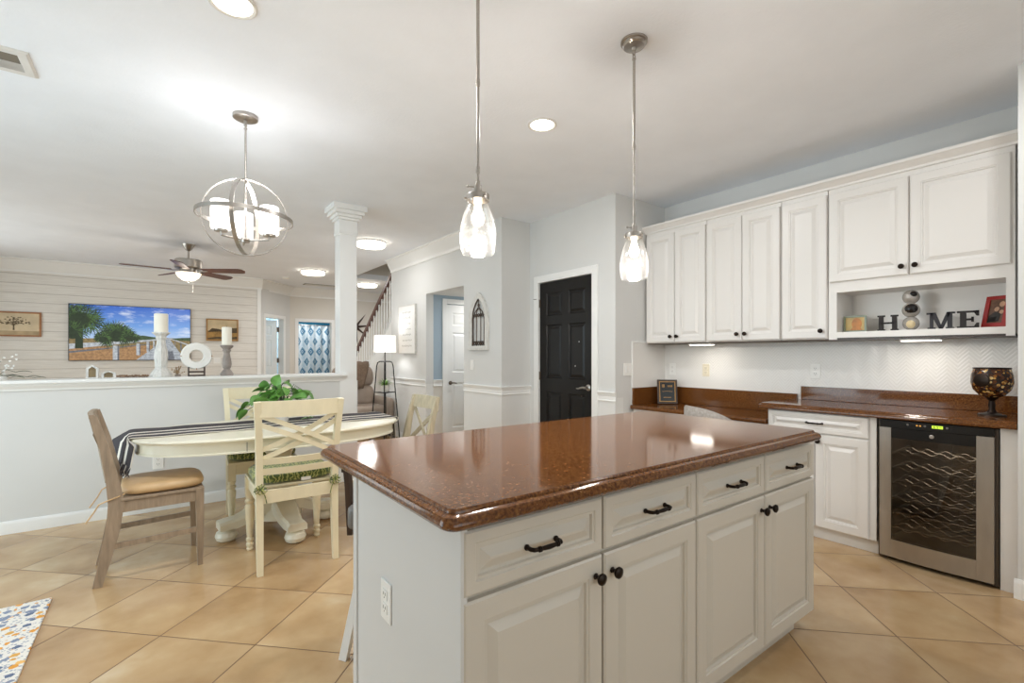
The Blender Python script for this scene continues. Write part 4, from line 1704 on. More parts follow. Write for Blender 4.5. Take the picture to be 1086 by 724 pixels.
# ================================================================== DINING
def superellipse(a, b, n=72, e=2.5):
    out = []
    for i in range(n):
        t = 2 * pi * i / n
        c, s = cos(t), sin(t)
        out.append((a * math.copysign(abs(c) ** (2 / e), c), b * math.copysign(abs(s) ** (2 / e), s)))
    return out


TX, TY = .72, 3.775
t = thing('dining_table', 'cream oval pedestal dining table with bun feet and a striped runner on it', 'table', (TX, TY, 0))
A, B = .845, .50
mb = MB()
mb.rings([[(x * (A + e) / A, y * (B + e) / B, z) for x, y in superellipse(A, B)] for e, z in ((-.004, .752), (0, .750), (.004, .744), (.004, .738), (-.004, .732), (-.010, .728), (-.012, .722))])
obj('tabletop', mb, 'creamtop', t, smooth=40)
mb = MB()
mb.rings([[(x * (A + e) / A, y * (B + e) / B, z) for x, y in superellipse(A, B)] for e, z in ((-.03, .7225), (-.03, .666), (-.024, .662), (-.024, .654), (-.035, .652), (-.06, .652))])
ap = obj('apron', mb, 'creamtop', t, smooth=40)
mb = MB()
for x in (-.27, .27):
    mb.box(x - .0012, x + .0012, -B + .022, -B + .034, .666, .722)
obj('leaf_seam', mb, 'gap', ap)
mb = MB()
mb.lathe([(.001, .638), (.16, .637), (.16, .60), (.10, .58), (.085, .55), (.075, .50), (.085, .46), (.11, .42), (.125, .37), (.12, .33), (.085, .29), (.080, .27), (.12, .25), (.125, .23), (.105, .21), (.11, .17), (.15, .12), (.15, .10), (.001, .10)], n=36)
obj('pedestal', mb, 'creamtop', t)
for k in range(4):
    a = radians(6) + k * pi / 2
    R = Matrix.Rotation(a, 4, 'Z')
    mb = MB()
    mb.X = R
    sec = [(.08, .235, .15), (.14, .225, .15), (.19, .195, .145), (.235, .165, .135), (.285, .148, .12), (.33, .145, .115), (.36, .14, .125), (.385, .135, .125)]
    loops = []
    for r, zt_, w_ in sec:
        zb_ = .085 if r > .28 else .085 + (.28 - r) * .35
        loops.append([(r, -w_ / 2, zb_), (r, -w_ / 2, zt_ - .016), (r, -w_ / 2 + .014, zt_), (r, w_ / 2 - .014, zt_), (r, w_ / 2, zt_ - .016), (r, w_ / 2, zb_)])
    mb.rings(loops)
    ft = obj('pedestal_foot', mb, 'creamtop', t, smooth=40)
    mb = MB()
    mb.X = R
    mb.lathe([(.001, 0), (.04, .001), (.060, .014), (.068, .038), (.060, .064), (.035, .078), (.03, .088), (.001, .088)], (.335, 0, 0), 24)
    obj('bun_foot', mb, 'creamtop', ft)

# striped runner lying over the table
def strip_mesh(name, path, y0, y1, mat, ny=10, wav=0.0):
    bm = bmesh.new()
    uvl = bm.loops.layers.uv.new('UVMap')
    rows = []
    s = 0
    last = None
    for i, (x, z) in enumerate(path):
        if last:
            s += hypot(x - last[0], z - last[1])
        last = (x, z)
        row = []
        for j in range(ny + 1):
            v = j / ny
            yy = y0 + (y1 - y0) * v
            edge = abs(v - .5) * 2
            if z > .75 and edge > .95:
                yy += wav * sin(s * 31) * .6
            xx = x
            if z < .7574:
                xx = x + (.45 - v) * .13 * min(1, (.7574 - z) / .05) * (1 if x < 0 else -1)
            zz = z + (.004 * sin(s * 9) ** 2 * edge if z > .75 else 0)
            row.append((bm.verts.new((xx, yy, zz)), s, v))
        rows.append(row)
    for a, b in zip(rows, rows[1:]):
        for j in range(ny):
            q = (a[j], b[j], b[j + 1], a[j + 1])
            f = bm.faces.new([k[0] for k in q])
            for lp, k in zip(f.loops, q):
                lp[uvl].uv = (k[1], k[2])
    me = bpy.data.meshes.new(name)
    bmesh.ops.recalc_face_normals(bm, faces=bm.faces[:])
    bm.to_mesh(me)
    bm.free()
    me.materials.append(M[mat])
    me.polygons.foreach_set('use_smooth', [True] * len(me.polygons))
    o = bpy.data.objects.new(name, me)
    COL.objects.link(o)
    m = o.modifiers.new('thick', 'SOLIDIFY')
    m.thickness = .003
    return o


zt_ = .7575
path = [(-.175, .585), (-.170, .615), (-.163, .660), (-.155, .705), (-.145, .738), (-.132, .754), (-.112, zt_)]
path += [(-.112 + (1.552 + .112) * i / 40, zt_) for i in range(1, 41)]
path += [(1.574, .752), (1.588, .736), (1.594, .705), (1.598, .655), (1.600, .600)]
run = strip_mesh('table_runner', path, 3.615, 4.075, 'runner', 12, .006)
tag(run, 'charcoal table runner with pale stripes and fringe along the oval table', 'table runner')
mb = MB()
mb2 = MB()
rng = random.Random(3)
for ex, ez, dx in ((-.175, .585, -.35), (1.600, .600, .05)):
    for k in range(24):
        y = 3.62 + .45 * k / 23
        sh = (.45 - k / 23) * .13 * (1 if ex < 0 else -1)
        for q in range(3):
            p0 = (ex + sh, y + .004 * q, ez + .004)
            p1 = (ex + sh + dx * .03 + rng.uniform(-.008, .008), y + rng.uniform(-.012, .012), ez - .028)
            p2 = (ex + sh + dx * .05 + rng.uniform(-.012, .012), y + rng.uniform(-.016, .016), ez - .058)
            (mb if (k + q) % 4 else mb2).tube([p0, p1, p2], [.003, .003, .0018], 5)
obj('fringe', mb, 'fringe', run)['kind'] = 'stuff'
obj('pale_fringe', mb2, 'fringe_pale', run)['kind'] = 'stuff'


def leaf(mb, base, ang, length, width, pitch, droop, fold=.15, n=7, roll=0.0):
    """a curved pointed leaf from base, heading ang, initial pitch, drooping"""
    p = Vector(base)
    L_, R_, C_ = [], [], []
    th = pitch
    side = Vector((-sin(ang), cos(ang), 0))
    for i in range(n + 1):
        s = i / n
        w = width * (sin(pi * min(1, s * .92 + .06)) ** .8) * (1 - .45 * s)
        d = Vector((cos(ang) * cos(th), sin(ang) * cos(th), sin(th)))
        up = Vector((-cos(ang) * sin(th), -sin(ang) * sin(th), cos(th)))
        C_.append(p.copy())
        sd = side * cos(roll) + up * sin(roll)
        un = up * cos(roll) - side * sin(roll)
        L_.append(p + sd * w * .5 + un * w * fold)
        R_.append(p - sd * w * .5 + un * w * fold)
        p = p + d * length / n
        th -= droop / n
    vl = [mb.v(q) for q in L_]
    vc = [mb.v(q) for q in C_]
    vr = [mb.v(q) for q in R_]
    for i in range(n):
        mb.f([vl[i], vl[i + 1], vc[i + 1], vc[i]])
        mb.f([vc[i], vc[i + 1], vr[i + 1], vr[i]])


t = thing('potted_plant', 'green trailing leafy plant in a small pale pot on the dining table', 'plant', (.735, 3.83, .761))
mb = MB()
mb.lathe([(.001, 0), (.050, 0), (.056, .01), (.064, .08), (.066, .10), (.060, .10), (.058, .085), (.001, .082)], n=28)
obj('pot', mb, 'white_ceramic', t)
mb = MB()
st = MB()
rng = random.Random(11)
for k in range(38):
    a = 2.4 * k + rng.uniform(-.3, .3)
    q = (k / 38) ** .7
    r = .02 + .155 * q + rng.uniform(-.02, .02)
    h = .265 - .15 * q * q + rng.uniform(-.03, .03)
    b = Vector((r * cos(a), r * sin(a), h))
    st.tube([(0.02 * cos(a), 0.02 * sin(a), .08), (r * .45 * cos(a), r * .45 * sin(a), h * .8 + .04), tuple(b)], .0024, 5)
    leaf(mb, b, a + rng.uniform(-.9, .9), rng.uniform(.075, .10), rng.uniform(.080, .100), rng.uniform(-.7, .5), rng.uniform(.2, .8), roll=rng.uniform(-1.1, 1.1))
for x, y, z in ((-.20, .02, .155), (-.235, .0, .115), (-.215, -.03, .105), (.19, .0, .205), (.21, .02, .19)):
    st.tube([(0, 0, .08), (x * .5, y * .5, z + .07), (x, y, z)], .0022, 5)
    leaf(mb, (x, y, z), atan2(y, x) + rng.uniform(-.5, .5), .085, .085, -.7, .5, roll=.8)
st.tube([(0, 0, .08), (.0, .02, .20), (-.02, .02, .25), (-.030, .012, .272)], .0022, 5)
leaf(mb, (-.030, .010, .270), radians(-10), .085, .10, 1.35, .3, roll=1.2)
for k in range(6):
    leaf(mb, (.14 + .02 * k, -.03 + .012 * k, .012), radians(30 * k), .05, .04, .3, .6)
obj('foliage', mb, 'leaf', t)
obj('stem', st, 'leaf_dark', t)


def cushion_mesh(w, d, h, mat, n=14, pinch=.0):
    """rounded pillow slab"""
    mb = MB()
    e = 4.5
    out = superellipse(w / 2, d / 2, 48, e)
    lv = [(.72, 0), (.90, .06), (.985, .25), (1.0, .5), (.985, .75), (.90, .94), (.72, 1.0), (.4, 1.06), (.05, 1.08)]
    mb.rings([[(x * s, y * s, h * z) for x, y in out] for s, z in lv])
    return mb


def turned_leg():
    return [(.001, 0), (.014, 0), (.020, .012), (.016, .022), (.021, .034), (.021, .046), (.015, .054), (.022, .066), (.022, .078), (.016, .086), (.019, .11), (.026, .24), (.029, .285), (.020, .300), (.028, .312), (.028, .322), (.019, .332), (.026, .348), (.026, .36), (.001, .36)]


def cream_chair(label, loc, rz):
    t = thing('cream_dining_chair', label, 'chair', loc, rz, 'cream dining chairs')
    for s in (-1, 1):
        mb = MB()
        mb.bar([(s * .208, 0, 0), (s * .208, .022, .22), (s * .208, .030, .46), (s * .210, .018, .62), (s * .216, -.008, .80), (s * .228, -.040, .99)], .034, .045, up=(0, 1, 0), widths=[(.030, .036), (.036, .042), (.038, .046), (.036, .036), (.036, .032), (.036, .028)])
        obj('rear_leg', mb, 'cream', t)
        mb = MB()
        mb.lathe(turned_leg(), (s * .205, .445, 0), 20)
        mb.box(s * .205 - .026, s * .205 + .026, .419, .471, .36, .475, .003)
        obj('front_leg', mb, 'cream', t)

    def rail(z0, z1, xw, ybase, bowd, th):
        mb = MB()
        loops = []
        for i in range(13):
            q = -1 + 2 * i / 12
            x = xw * q
            y = ybase - bowd * (1 - q * q)
            loops.append([(x, y - th / 2, z0), (x, y + th / 2, z0), (x, y + th / 2 - .006, z1), (x, y - th / 2 - .006, z1)])
        mb.rings(loops)
        return mb
    obj('top_rail', rail(.900, .992, .214, -.030, .028, .022), 'cream', t)
    obj('back_rail', rail(.625, .662, .195, .012, .022, .020), 'cream', t)
    obj('back_rail', rail(.566, .602, .195, .018, .022, .020), 'cream', t)
    for s in (-1, 1):
        for off in (-.026, .026):
            mb = MB()
            pts = []
            for i in range(11):
                q = -1 + 2 * i / 10
                z = .782 + off + s * q * .100 - .010 * (1 - q * q) * s
                y = -.006 - .024 * (1 - q * q) - (z - .78) * .16 + (.006 if s > 0 else -.006)
                pts.append((.205 * q, y, z))
            mb.bar(pts, .013, .027, up=(0, 0, 1))
            obj('cross_slat', mb, 'cream', t)
    mb = MB()
    mb.box(-.205, .205, .012, .034, .40, .475, .002)
    mb.box(-.185, .185, .436, .456, .40, .475, .002)
    for s in (-1, 1):
        mb.box(s * .205 - .011, s * .205 + .011, .045, .425, .40, .475, .002)
    obj('seat_apron', mb, 'cream', t)
    mb = MB()
    mb.box(-.228, .228, .055, .485, .475, .492, .006)
    obj('seat', mb, 'cream', t)
    cu = obj('seat_cushion', cushion_mesh(.455, .42, .062, 'cushion'), 'cushion', t, loc=(0, .262, .493), smooth=60)
    cu['label'] = 'green scroll print seat cushion'
    for s in (-1, 1):
        mb = MB()
        x = s * .205
        pts = [(s * .19, -.205, .03), (x + s * .012, -.238, .02), (x + s * .02, -.265, .005), (x - s * .01, -.275, -.01), (x - s * .025, -.25, .0)]
        mb.tube(pts, .004, 6)
        for k in range(9):
            a = 2 * pi * k / 9
            mb.tube([(x, -.268, .0), (x + .03 * cos(a), -.268 + .014 * sin(2 * a), .028 * sin(a)), (x + .034 * cos(a + .5), -.262, .024 * sin(a + .5) - .01)], .0035, 5)
        mb.tube([(x, -.27, 0), (x - s * .02, -.272, -.04), (x - s * .03, -.268, -.085)], .003, 5)
        obj('tie', mb, 'cushion', cu)
    mb = MB()
    mb.box(.02, .075, -.2135, -.2125, .004, .024)
    obj('care_tag', mb, 'plate', cu)
    return t


cream_chair('cream cross-back dining chair seen from behind, in front of the table', (.685, 3.02, 0), radians(-1))
cream_chair('cream cross-back dining chair on the half wall side of the table, behind the plant', (.672, 4.345, 0), radians(176))


def wash_chair(label, loc, rz, mat, cushion):
    t = thing('cross_back_chair', label, 'chair', loc, rz)
    for s in (-1, 1):
        mb = MB()
        mb.bar([(s * .185, -.012, 0), (s * .185, .022, .14), (s * .185, .055, .30), (s * .185, .068, .44), (s * .185, .050, .58), (s * .185, .016, .76), (s * .185, -.030, .925)], .03, .05, up=(0, 1, 0), widths=[(.028, .040), (.030, .050), (.032, .062), (.032, .070), (.032, .055), (.030, .040), (.028, .034)])
        obj('rear_leg', mb, mat, t)
        mb = MB()
        mb.bar([(s * .190, .455, 0), (s * .188, .455, .22), (s * .186, .453, .45)], .03, .03, up=(0, 1, 0), widths=[(.026, .026), (.034, .036), (.040, .042)])
        obj('front_leg', mb, mat, t)
        mb = MB()
        mb.bar([(s * .186, .045, .205), (s * .186, .45, .215)], .016, .030)
        obj('stretcher', mb, mat, t)
        mb = MB()
        pts = []
        for i in range(9):
            q = -1 + 2 * i / 8
            z = .70 + s * q * .135
            pts.append((.172 * q, .030 - (z - .58) * .23 + (.006 if s > 0 else -.006), z))
        mb.bar(pts, .012, .030, up=(0, 0, 1))
        obj('cross_slat', mb, mat, t)
    mb = MB()
    loops = []
    for i in range(9):
        q = -1 + 2 * i / 8
        x, y = .200 * q, -.014 - .012 * (1 - q * q)
        loops.append([(x, y - .012, .835), (x, y + .012, .835), (x, y - .010, .932), (x, y - .032, .932)])
    mb.rings(loops)
    obj('top_rail', mb, mat, t)
    mb = MB()
    mb.box(-.172, .172, .035, .057, .535, .570, .002)
    obj('back_rail', mb, mat, t)
    mb = MB()
    for y in (.07, .438):
        mb.box(-.17, .17, y, y + .02, .385, .445, .002)
    for s in (-1, 1):
        mb.box(s * .186 - .010, s * .186 + .010, .09, .44, .385, .445, .002)
    obj('seat_apron', mb, mat, t)
    mb = MB()
    mb.box(-.205, .205, .085, .475, .447, .464, .005)
    obj('seat', mb, mat, t)
    if cushion:
        cu = obj('seat_cushion', cushion_mesh(.395, .40, .058, 'leather_tan'), 'leather_tan', t, loc=(0, .285, .465), smooth=60)
        cu['label'] = 'tan leather seat cushion'
        for s in (-1, 1):
            mb = MB()
            x = s * .185
            mb.tube([(x, -.18, .02), (x + s * .02, -.21, .012), (x + s * .022, -.25, .0), (x, -.29, -.02), (x - s * .01, -.31, -.06), (x - s * .012, -.345, -.115)], .004, 6)
            obj('tie', mb, 'leather_tan', cu)
    return t


wash_chair('grey washed cross-back chair with tan cushion at the left end of the table', (-.245, 3.585, 0), radians(-88), 'graywash', True)
wash_chair('pale washed cross-back chair at the right end of the table, behind the island', (1.70, 3.46, 0), radians(92), 'whitewash', False)

# stool tucked beyond the island
t = thing('counter_stool', 'grey padded stool with dark back behind the left end of the island', 'stool', (.872, 1.99, 0), radians(45))
mb = MB()
mb.box(-.172, .172, -.172, .172, .525, .630, .025, 3)
obj('seat', mb, 'slate', t, smooth=50)
for sx in (-1, 1):
    mb = MB()
    mb.bar([(sx * .135, .165, .50), (sx * .135, .175, .70), (sx * .135, .19, .84)], .030, .022, up=(0, 1, 0))
    obj('back_post', mb, 'darkwood', t)
mb = MB()
mb.box(-.15, .15, .185, .203, .76, .85, .004)
obj('back_rail', mb, 'darkwood', t)
for sx in (-1, 1):
    for sy in (-1, 1):
        mb = MB()
        mb.bar([(sx * .095, sy * .095, .525), (sx * .135, sy * .135, .26), (sx * .176, sy * .176, 0)], .032, .032, up=(0, 1, 0))
        obj('leg', mb, 'trim', t)
mb = MB()
mb.box(-.12, .12, -.12, .12, .498, .527, .003)
obj('seat_frame', mb, 'darkwood', t)

# desk chair
t = thing('desk_chair', 'grey upholstered barrel back chair at the brown desk', 'chair', (3.33, 1.885, 0), radians(-118))
mb = MB()
lo, li = [], []
K = 24
outer, inner = [], []
rows = []
for i in range(K + 1):
    q = -1 + 2 * i / K
    a = radians(-90 + 105 * q)
    top = .885 - .20 * abs(q) ** 2.6 - (.05 if abs(q) > .97 else 0)
    rows.append([(r * cos(a), r * .95 * sin(a), z) for r, z in ((.235, .46), (.262, .46), (.272, (.46 + top) / 2), (.268, top - .015), (.258, top), (.246, top - .004), (.240, top - .02), (.238, (.46 + top) / 2))])
mb.rings(rows)
obj('backrest', mb, 'greyfab', t, smooth=60)
mb = MB()
mb.rings([[(x * s, y * s, z) for x, y in superellipse(.232, .225, 40, 2.6)] for s, z in ((.85, .40), (.98, .405), (1.0, .44), (.98, .475), (.85, .488), (.1, .492))])
obj('seat', mb, 'greyfab', t)
for sx in (-1, 1):
    for sy in (-1, 1):
        mb = MB()
        mb.tube([(sx * .15, sy * .15, .41), (sx * .20, sy * .20, 0)], [.018, .011], 10)
        obj('leg', mb, 'blackmetal', t)

# floor mat
t = thing('floor_mat', 'white kitchen mat with orange and blue flowers in the lower left corner', 'rug', (-.72, 2.75, 0))
mb = MB()
mb.box(-.32, .298, -.75, .625, .001, .012, .004)
obj('mat', mb, 'rug', t)


# ================================================================== HALF WALL LEDGE
ZL = 1.075


def candle(name, label, x, prof, sq, mat, rc, z0, z1):
    t = thing(name, label, 'candle holder', (x, 4.89, ZL))
    mb = MB()
    mb.lathe(prof, n=8 if sq else 28)
    obj('holder', mb, mat, t, smooth=25 if sq else 40)
    c = tag(obj('candle', MB().lathe([(.001, 0), (rc, 0), (rc, z1 - z0 - .004), (rc - .004, z1 - z0), (.001, z1 - z0 - .003)], n=28), 'wax', loc=(x, 4.89, ZL + z0 + .0005)), 'white pillar candle on the ' + label.split(' on the')[0].split(' in front')[0], 'candle')
    mb = MB()
    mb.cyl((0, 0, z1 - z0 - .004), (.001, 0, z1 - z0 + .01), .0012, n=5)
    obj('wick', mb, 'black', c)


candle('candle_holder', 'large chalk white turned candle holder on the half wall, in front of the television', .040,
       [(.001, 0), (.076, 0), (.078, .014), (.066, .034), (.062, .046), (.046, .064), (.040, .080), (.044, .090), (.042, .105), (.048, .17), (.045, .21), (.031, .275), (.029, .30), (.038, .32), (.035, .335), (.052, .352), (.062, .360), (.062, .368), (.001, .368)], True, 'whitewood', .048, .368, .520)
candle('candle_holder', 'smaller grey turned candle holder on the half wall, right of the white ring', .508,
       [(.001, 0), (.050, 0), (.053, .012), (.044, .030), (.034, .045), (.025, .058), (.033, .072), (.038, .10), (.034, .14), (.025, .185), (.023, .20), (.034, .22), (.029, .232), (.049, .252), (.052, .266), (.001, .268)], False, 'stonegrey', .039, .268, .426)

t = thing('ring_sculpture', 'white ring disc ornament on a small dark stand on the half wall', 'ornament', (.284, 4.89, ZL))
mb = MB()
n = 40
sec = [(.050, -.012), (.056, -.020), (.106, -.020), (.114, -.010), (.114, .010), (.106, .020), (.056, .020), (.050, .012)]
loops = [[(r * cos(2 * pi * i / n), y, .172 + r * sin(2 * pi * i / n)) for r, y in sec] for i in range(n + 1)]
mb.rings(loops, True, False, False)
bmesh.ops.remove_doubles(mb.bm, verts=mb.bm.verts[:], dist=1e-5)
rg = obj('ring', mb, 'white_ceramic', t)
mb = MB()
for a in (0, pi, 1.5 * pi):
    mb.cyl((.104 * cos(a), -.021, .172 + .104 * sin(a)), (.116 * cos(a), -.021, .172 + .116 * sin(a)), .003, n=6)
obj('clip', mb, 'goldframe', rg)
mb = MB()
mb.box(-.062, -.052, -.03, .03, 0, .078, .002)
mb.box(.052, .062, -.03, .03, 0, .078, .002)
mb.box(-.052, .052, -.03, .03, .0, .012, .002)
mb.box(-.052, .052, -.012, .012, .030, .044, .002)
obj('stand', mb, 'darkwood', t)

M['sand'] = plain('sand_print', '#b9a482', 0.7, var=0.12, scale=8)


def toy_house(label, x, w, h, d):
    t = thing('toy_house', label, 'ornament', (x, 4.90, ZL), 0, 'wooden houses on the half wall')
    hw = w / 2
    e = h * .72
    mb = MB()
    outer = [(-hw, 0), (hw, 0), (hw, e), (0, h), (-hw, e)]
    k = .62
    inner = [(-hw * k, h * .08), (hw * k, h * .08), (hw * k, e * .92), (0, h * .84), (-hw * k, e * .92)]
    loops = []
    for poly, y in ((outer, d / 2), (outer, -d / 2), (inner, -d / 2), (inner, d / 2 - .006)):
        loops.append([(a, y, b) for a, b in poly])
    mb.rings(loops)
    obj('house_shell', mb, 'whitewood', t, smooth=0)
    mb = MB()
    mb.prism([(a * .98, b) for a, b in inner], d / 2 - .012, d / 2 - .008)
    obj('inner_board', mb, 'sand', t)


toy_house('taller white wooden toy house with arched recess on the half wall', -.388, .072, .108, .05)
toy_house('short white wooden toy house beside the taller one on the half wall', -.292, .088, .055, .05)

mb = MB()
rng = random.Random(4)
for k in range(46):
    x = -.235 + .19 * k / 45
    mb.ball((x + rng.uniform(-.004, .004), 4.895 + rng.uniform(-.018, .018), ZL + .0085 + rng.uniform(0, .008)), .0085, 8)
tag(obj('bead_garland', mb, 'beads'), 'brown bead garland lying on the half wall left of the large candle', 'garland')
t = thing('dried_flowers', 'small tuft of dried flowers on the half wall right of the large candle', 'dried flowers', (.155, 4.93, ZL))
mb = MB()
rng = random.Random(9)
for k in range(30):
    a = rng.uniform(0, 2 * pi)
    r = rng.uniform(.01, .045)
    z = rng.uniform(.03, .09)
    mb.tube([(0, 0, .012), (r * .4 * cos(a), r * .4 * sin(a), z * .6), (r * cos(a), r * sin(a), z)], [.0014, .0012, .001], 4)
    mb.ball((r * cos(a), r * sin(a), z), .005, 6)
obj('sprig', mb, 'drygrass', t)
mb = MB()
mb.lathe([(.001, 0), (.02, 0), (.022, .012), (.012, .02), (.001, .02)], n=14)
obj('base', mb, 'stonegrey', t)

t = thing('orchid_branch', 'white blossom branch with green leaves at the left end of the half wall', 'flowers', (-.80, 4.90, ZL))
mb = MB()
mb.lathe([(.001, 0), (.05, 0), (.055, .01), (.05, .03), (.001, .03)], (-.10, 0, 0), 20)
obj('pot', mb, 'white_ceramic', t)
st, fl, lf = MB(), MB(), MB()
rng = random.Random(21)
for k in range(9):
    a = rng.uniform(-.7, .75)
    ln = rng.uniform(.06, .17)
    px_, pz = -.05 + ln * sin(a) * 1.2, .03 + ln * cos(a) * .95
    if k % 3 == 0:
        st.tube([(-.10, 0, .028), (-.09 + .3 * (px_ + .05), -.005, .03 + pz * .55), (px_, rng.uniform(-.02, .01), pz)], .0012, 5)
    for q in range(3):
        c = (px_ + rng.uniform(-.03, .03), rng.uniform(-.03, .015), pz - rng.uniform(-.01, .07))
        if c[2] < .03:
            continue
        for j in range(5):
            b = 2 * pi * j / 5
            fl.ball((c[0] + .0045 * cos(b), c[1], c[2] + .0045 * sin(b)), .0034, 6, 1, .5, 1)
for x, z, a, l_ in ((-.06, .025, .1, .10), (.0, .055, .5, .09), (.055, .02, .0, .08), (.10, .012, -.1, .06), (-.03, .015, -.4, .09)):
    leaf(lf, (x, -.01, z), a, l_, .035, .3, .8)
    st.tube([(-.10, 0, .028), ((x - .10) / 2, -.004, z + .02), (x, -.01, z)], .0016, 5)
obj('branch', st, 'leaf_dark', t)
obj('blossom', fl, 'white_ceramic', t)
obj('leaf', lf, 'leaf_dark', t)


# ================================================================== LIVING ROOM
t = thing('television', 'wall mounted television showing palms and a boardwalk under blue sky', 'television', (-1.118, YT - .001, 1.168))
TW, TH = 1.636, .925
mb = MB()
mb.box(0, TW, -.034, -.002, 0, TH, .003)
obj('housing', mb, 'black', t)


def m_sky():
    m = bpy.data.materials.new('screen_sky')
    tt = NT(m)
    tc = tt.n('ShaderNodeTexCoord')
    sp = tt.n('ShaderNodeSeparateXYZ')
    tt.l(tc.outputs['Object'], sp.inputs[0])
    c = tt.ramp(tt.math('DIVIDE', sp.outputs[2], TH), [(0.38, L('#b9d2ee')), (0.62, L('#6f9fe0')), (0.98, L('#3566c4'))])
    v = tt.obj((1.6, 1, 5))
    n = tt.noise(v, 2.2, 5, .6)
    k = tt.ramp(n, [(0.52, (0, 0, 0, 1)), (0.72, (.75, .75, .75, 1))])
    c = tt.mix(k, c, L('#e6edf6'))
    tt.l(c, tt.b.inputs['Emission Color'])
    tt.b.inputs['Emission Strength'].default_value = .85
    setb(tt.b, '#101010', .25)
    return m


def scr(name, c, s=.85):
    m = emit(name, c, s, '#101010')
    tt = NT(m)
    v = tt.obj((1, 1, 1))
    n = tt.noise(v, 26, 4, .65)
    a = L(c)
    tt.l(tt.ramp(n, [(.3, tuple(x * .55 for x in a[:3]) + (1,)), (.7, tuple(min(1, x * 1.35) for x in a[:3]) + (1,))]), tt.b.inputs['Emission Color'])
    return m


M['s_sky'] = m_sky()
M['s_marsh'] = scr('screen_marsh', '#8d7a52')
M['s_field'] = scr('screen_field', '#a98259')
M['s_tree'] = scr('screen_treeline', '#43573a')
M['s_palm'] = scr('screen_palm', '#4c6a35')
M['s_palm_dark'] = scr('screen_palm_dark', '#26351f')
M['s_deck'] = scr('screen_boardwalk', '#aeb4ba')
M['s_shadow'] = scr('screen_boardwalk_dark', '#6b6f77')
M['s_rail'] = scr('screen_handrail', '#b9bec3')
bz = .010
mb = MB()
mats = ['s_sky', 's_marsh', 's_tree', 's_palm', 's_palm_dark', 's_deck', 's_shadow', 's_rail', 's_field']
lay = [0]


def poly(mi, pts):
    mb.mi = mi
    lay[0] += 1
    y = -.0345 - .00004 * lay[0]
    q = mb.f([mb.v((min(TW - bz, max(bz, x)), y, min(TH - bz, max(bz, z)))) for x, z in pts])


poly(0, [(0, 0), (TW, 0), (TW, TH), (0, TH)])
poly(1, [(0, 0), (TW, 0), (TW, .385), (1.0, .40), (.7, .38), (0, .36)])
poly(8, [(0, 0), (.9, 0), (1.10, .26), (0, .22)])
poly(2, [(.78, .34), (.80, .41), (.95, .43), (1.10, .405), (1.25, .405), (1.28, .385), (1.10, .34)])
poly(2, [(1.36, .385), (1.5, .40), (TW, .405), (TW, .345), (1.42, .35)])
poly(5, [(.86, 0), (1.285, .385), (1.32, .385), (1.55, 0)])
poly(6, [(1.20, 0), (1.285, .16), (1.37, .16), (1.40, 0)])
for i in range(9):
    z = .02 + .34 * (i / 9) ** .7
    k = (z / .385)
    poly(6, [(.86 + .425 * k + .004, z), (1.55 - .23 * k, z), (1.55 - .23 * k, z + .004), (.86 + .425 * k + .004, z + .004)])
poly(7, [(0, .19), (1.0, .325), (1.285, .375), (1.285, .388), (1.0, .355), (0, .275)])
poly(6, [(0, .125), (1.05, .275), (1.05, .285), (0, .155)])
for x, w_, z0_, z1_ in ((.55, .06, .0, .25), (.86, .04, .09, .29), (1.0, .03, .15, .325), (1.09, .02, .19, .335), (1.15, .015, .23, .345)):
    poly(7, [(x, z0_), (x + w_, z0_), (x + w_, z1_), (x, z1_)])
    poly(6, [(x + w_, z0_), (x + w_ * 1.4, z0_), (x + w_ * 1.4, z1_), (x + w_, z1_)])
poly(7, [(1.32, .375), (1.42, .34), (TW, .25), (TW, .275), (1.42, .357), (1.32, .388)])
for x, w_ in ((1.40, .012), (1.48, .02), (1.58, .025)):
    poly(6, [(x, .35 - (x - 1.32) * 1.1), (x + w_, .35 - (x - 1.32) * 1.1), (x + w_, .36 - (x - 1.34) * .42), (x, .36 - (x - 1.34) * .42)])
rng = random.Random(2)


def palm(cx, cz, R, nfr, trunk):
    if trunk:
        poly(4, [(cx - .05, .20), (cx + .05, .20), (cx + .04, cz), (cx - .04, cz)])
    poly(4, [(cx + R * .50 * cos(a), cz + R * .40 * sin(a)) for a in [2 * pi * i / 12 for i in range(12)]])
    for i in range(nfr):
        a = rng.uniform(-.75, pi + .75)
        l_ = R * rng.uniform(.45, 1.05)
        # a fan: blades spreading from the frond's hub
        hx, hz = cx + l_ * .55 * cos(a), cz + l_ * .5 * sin(a)
        poly(4, [(cx - .004, cz), (cx + .004, cz), (hx, hz)])
        for q in range(9):
            b = a + (q - 4) * .33
            rr = R * rng.uniform(.42, .66)
            mx_, mz_ = hx + rr * .5 * cos(b), hz + rr * .5 * sin(b)
            nx_, nz_ = -sin(b) * .006, cos(b) * .006
            poly(3 if rng.random() < .45 else 4, [(hx, hz), (mx_ - nx_, mz_ - nz_), (hx + rr * cos(b), hz + rr * sin(b) - R * .05), (mx_ + nx_, mz_ + nz_)])


palm(.13, .66, .36, 34, True)
palm(.05, .45, .25, 14, False)
palm(.60, .42, .27, 34, False)
palm(.42, .36, .15, 12, False)
palm(.78, .38, .15, 12, False)
sc = obj('screen', mb, mats, t, smooth=0)


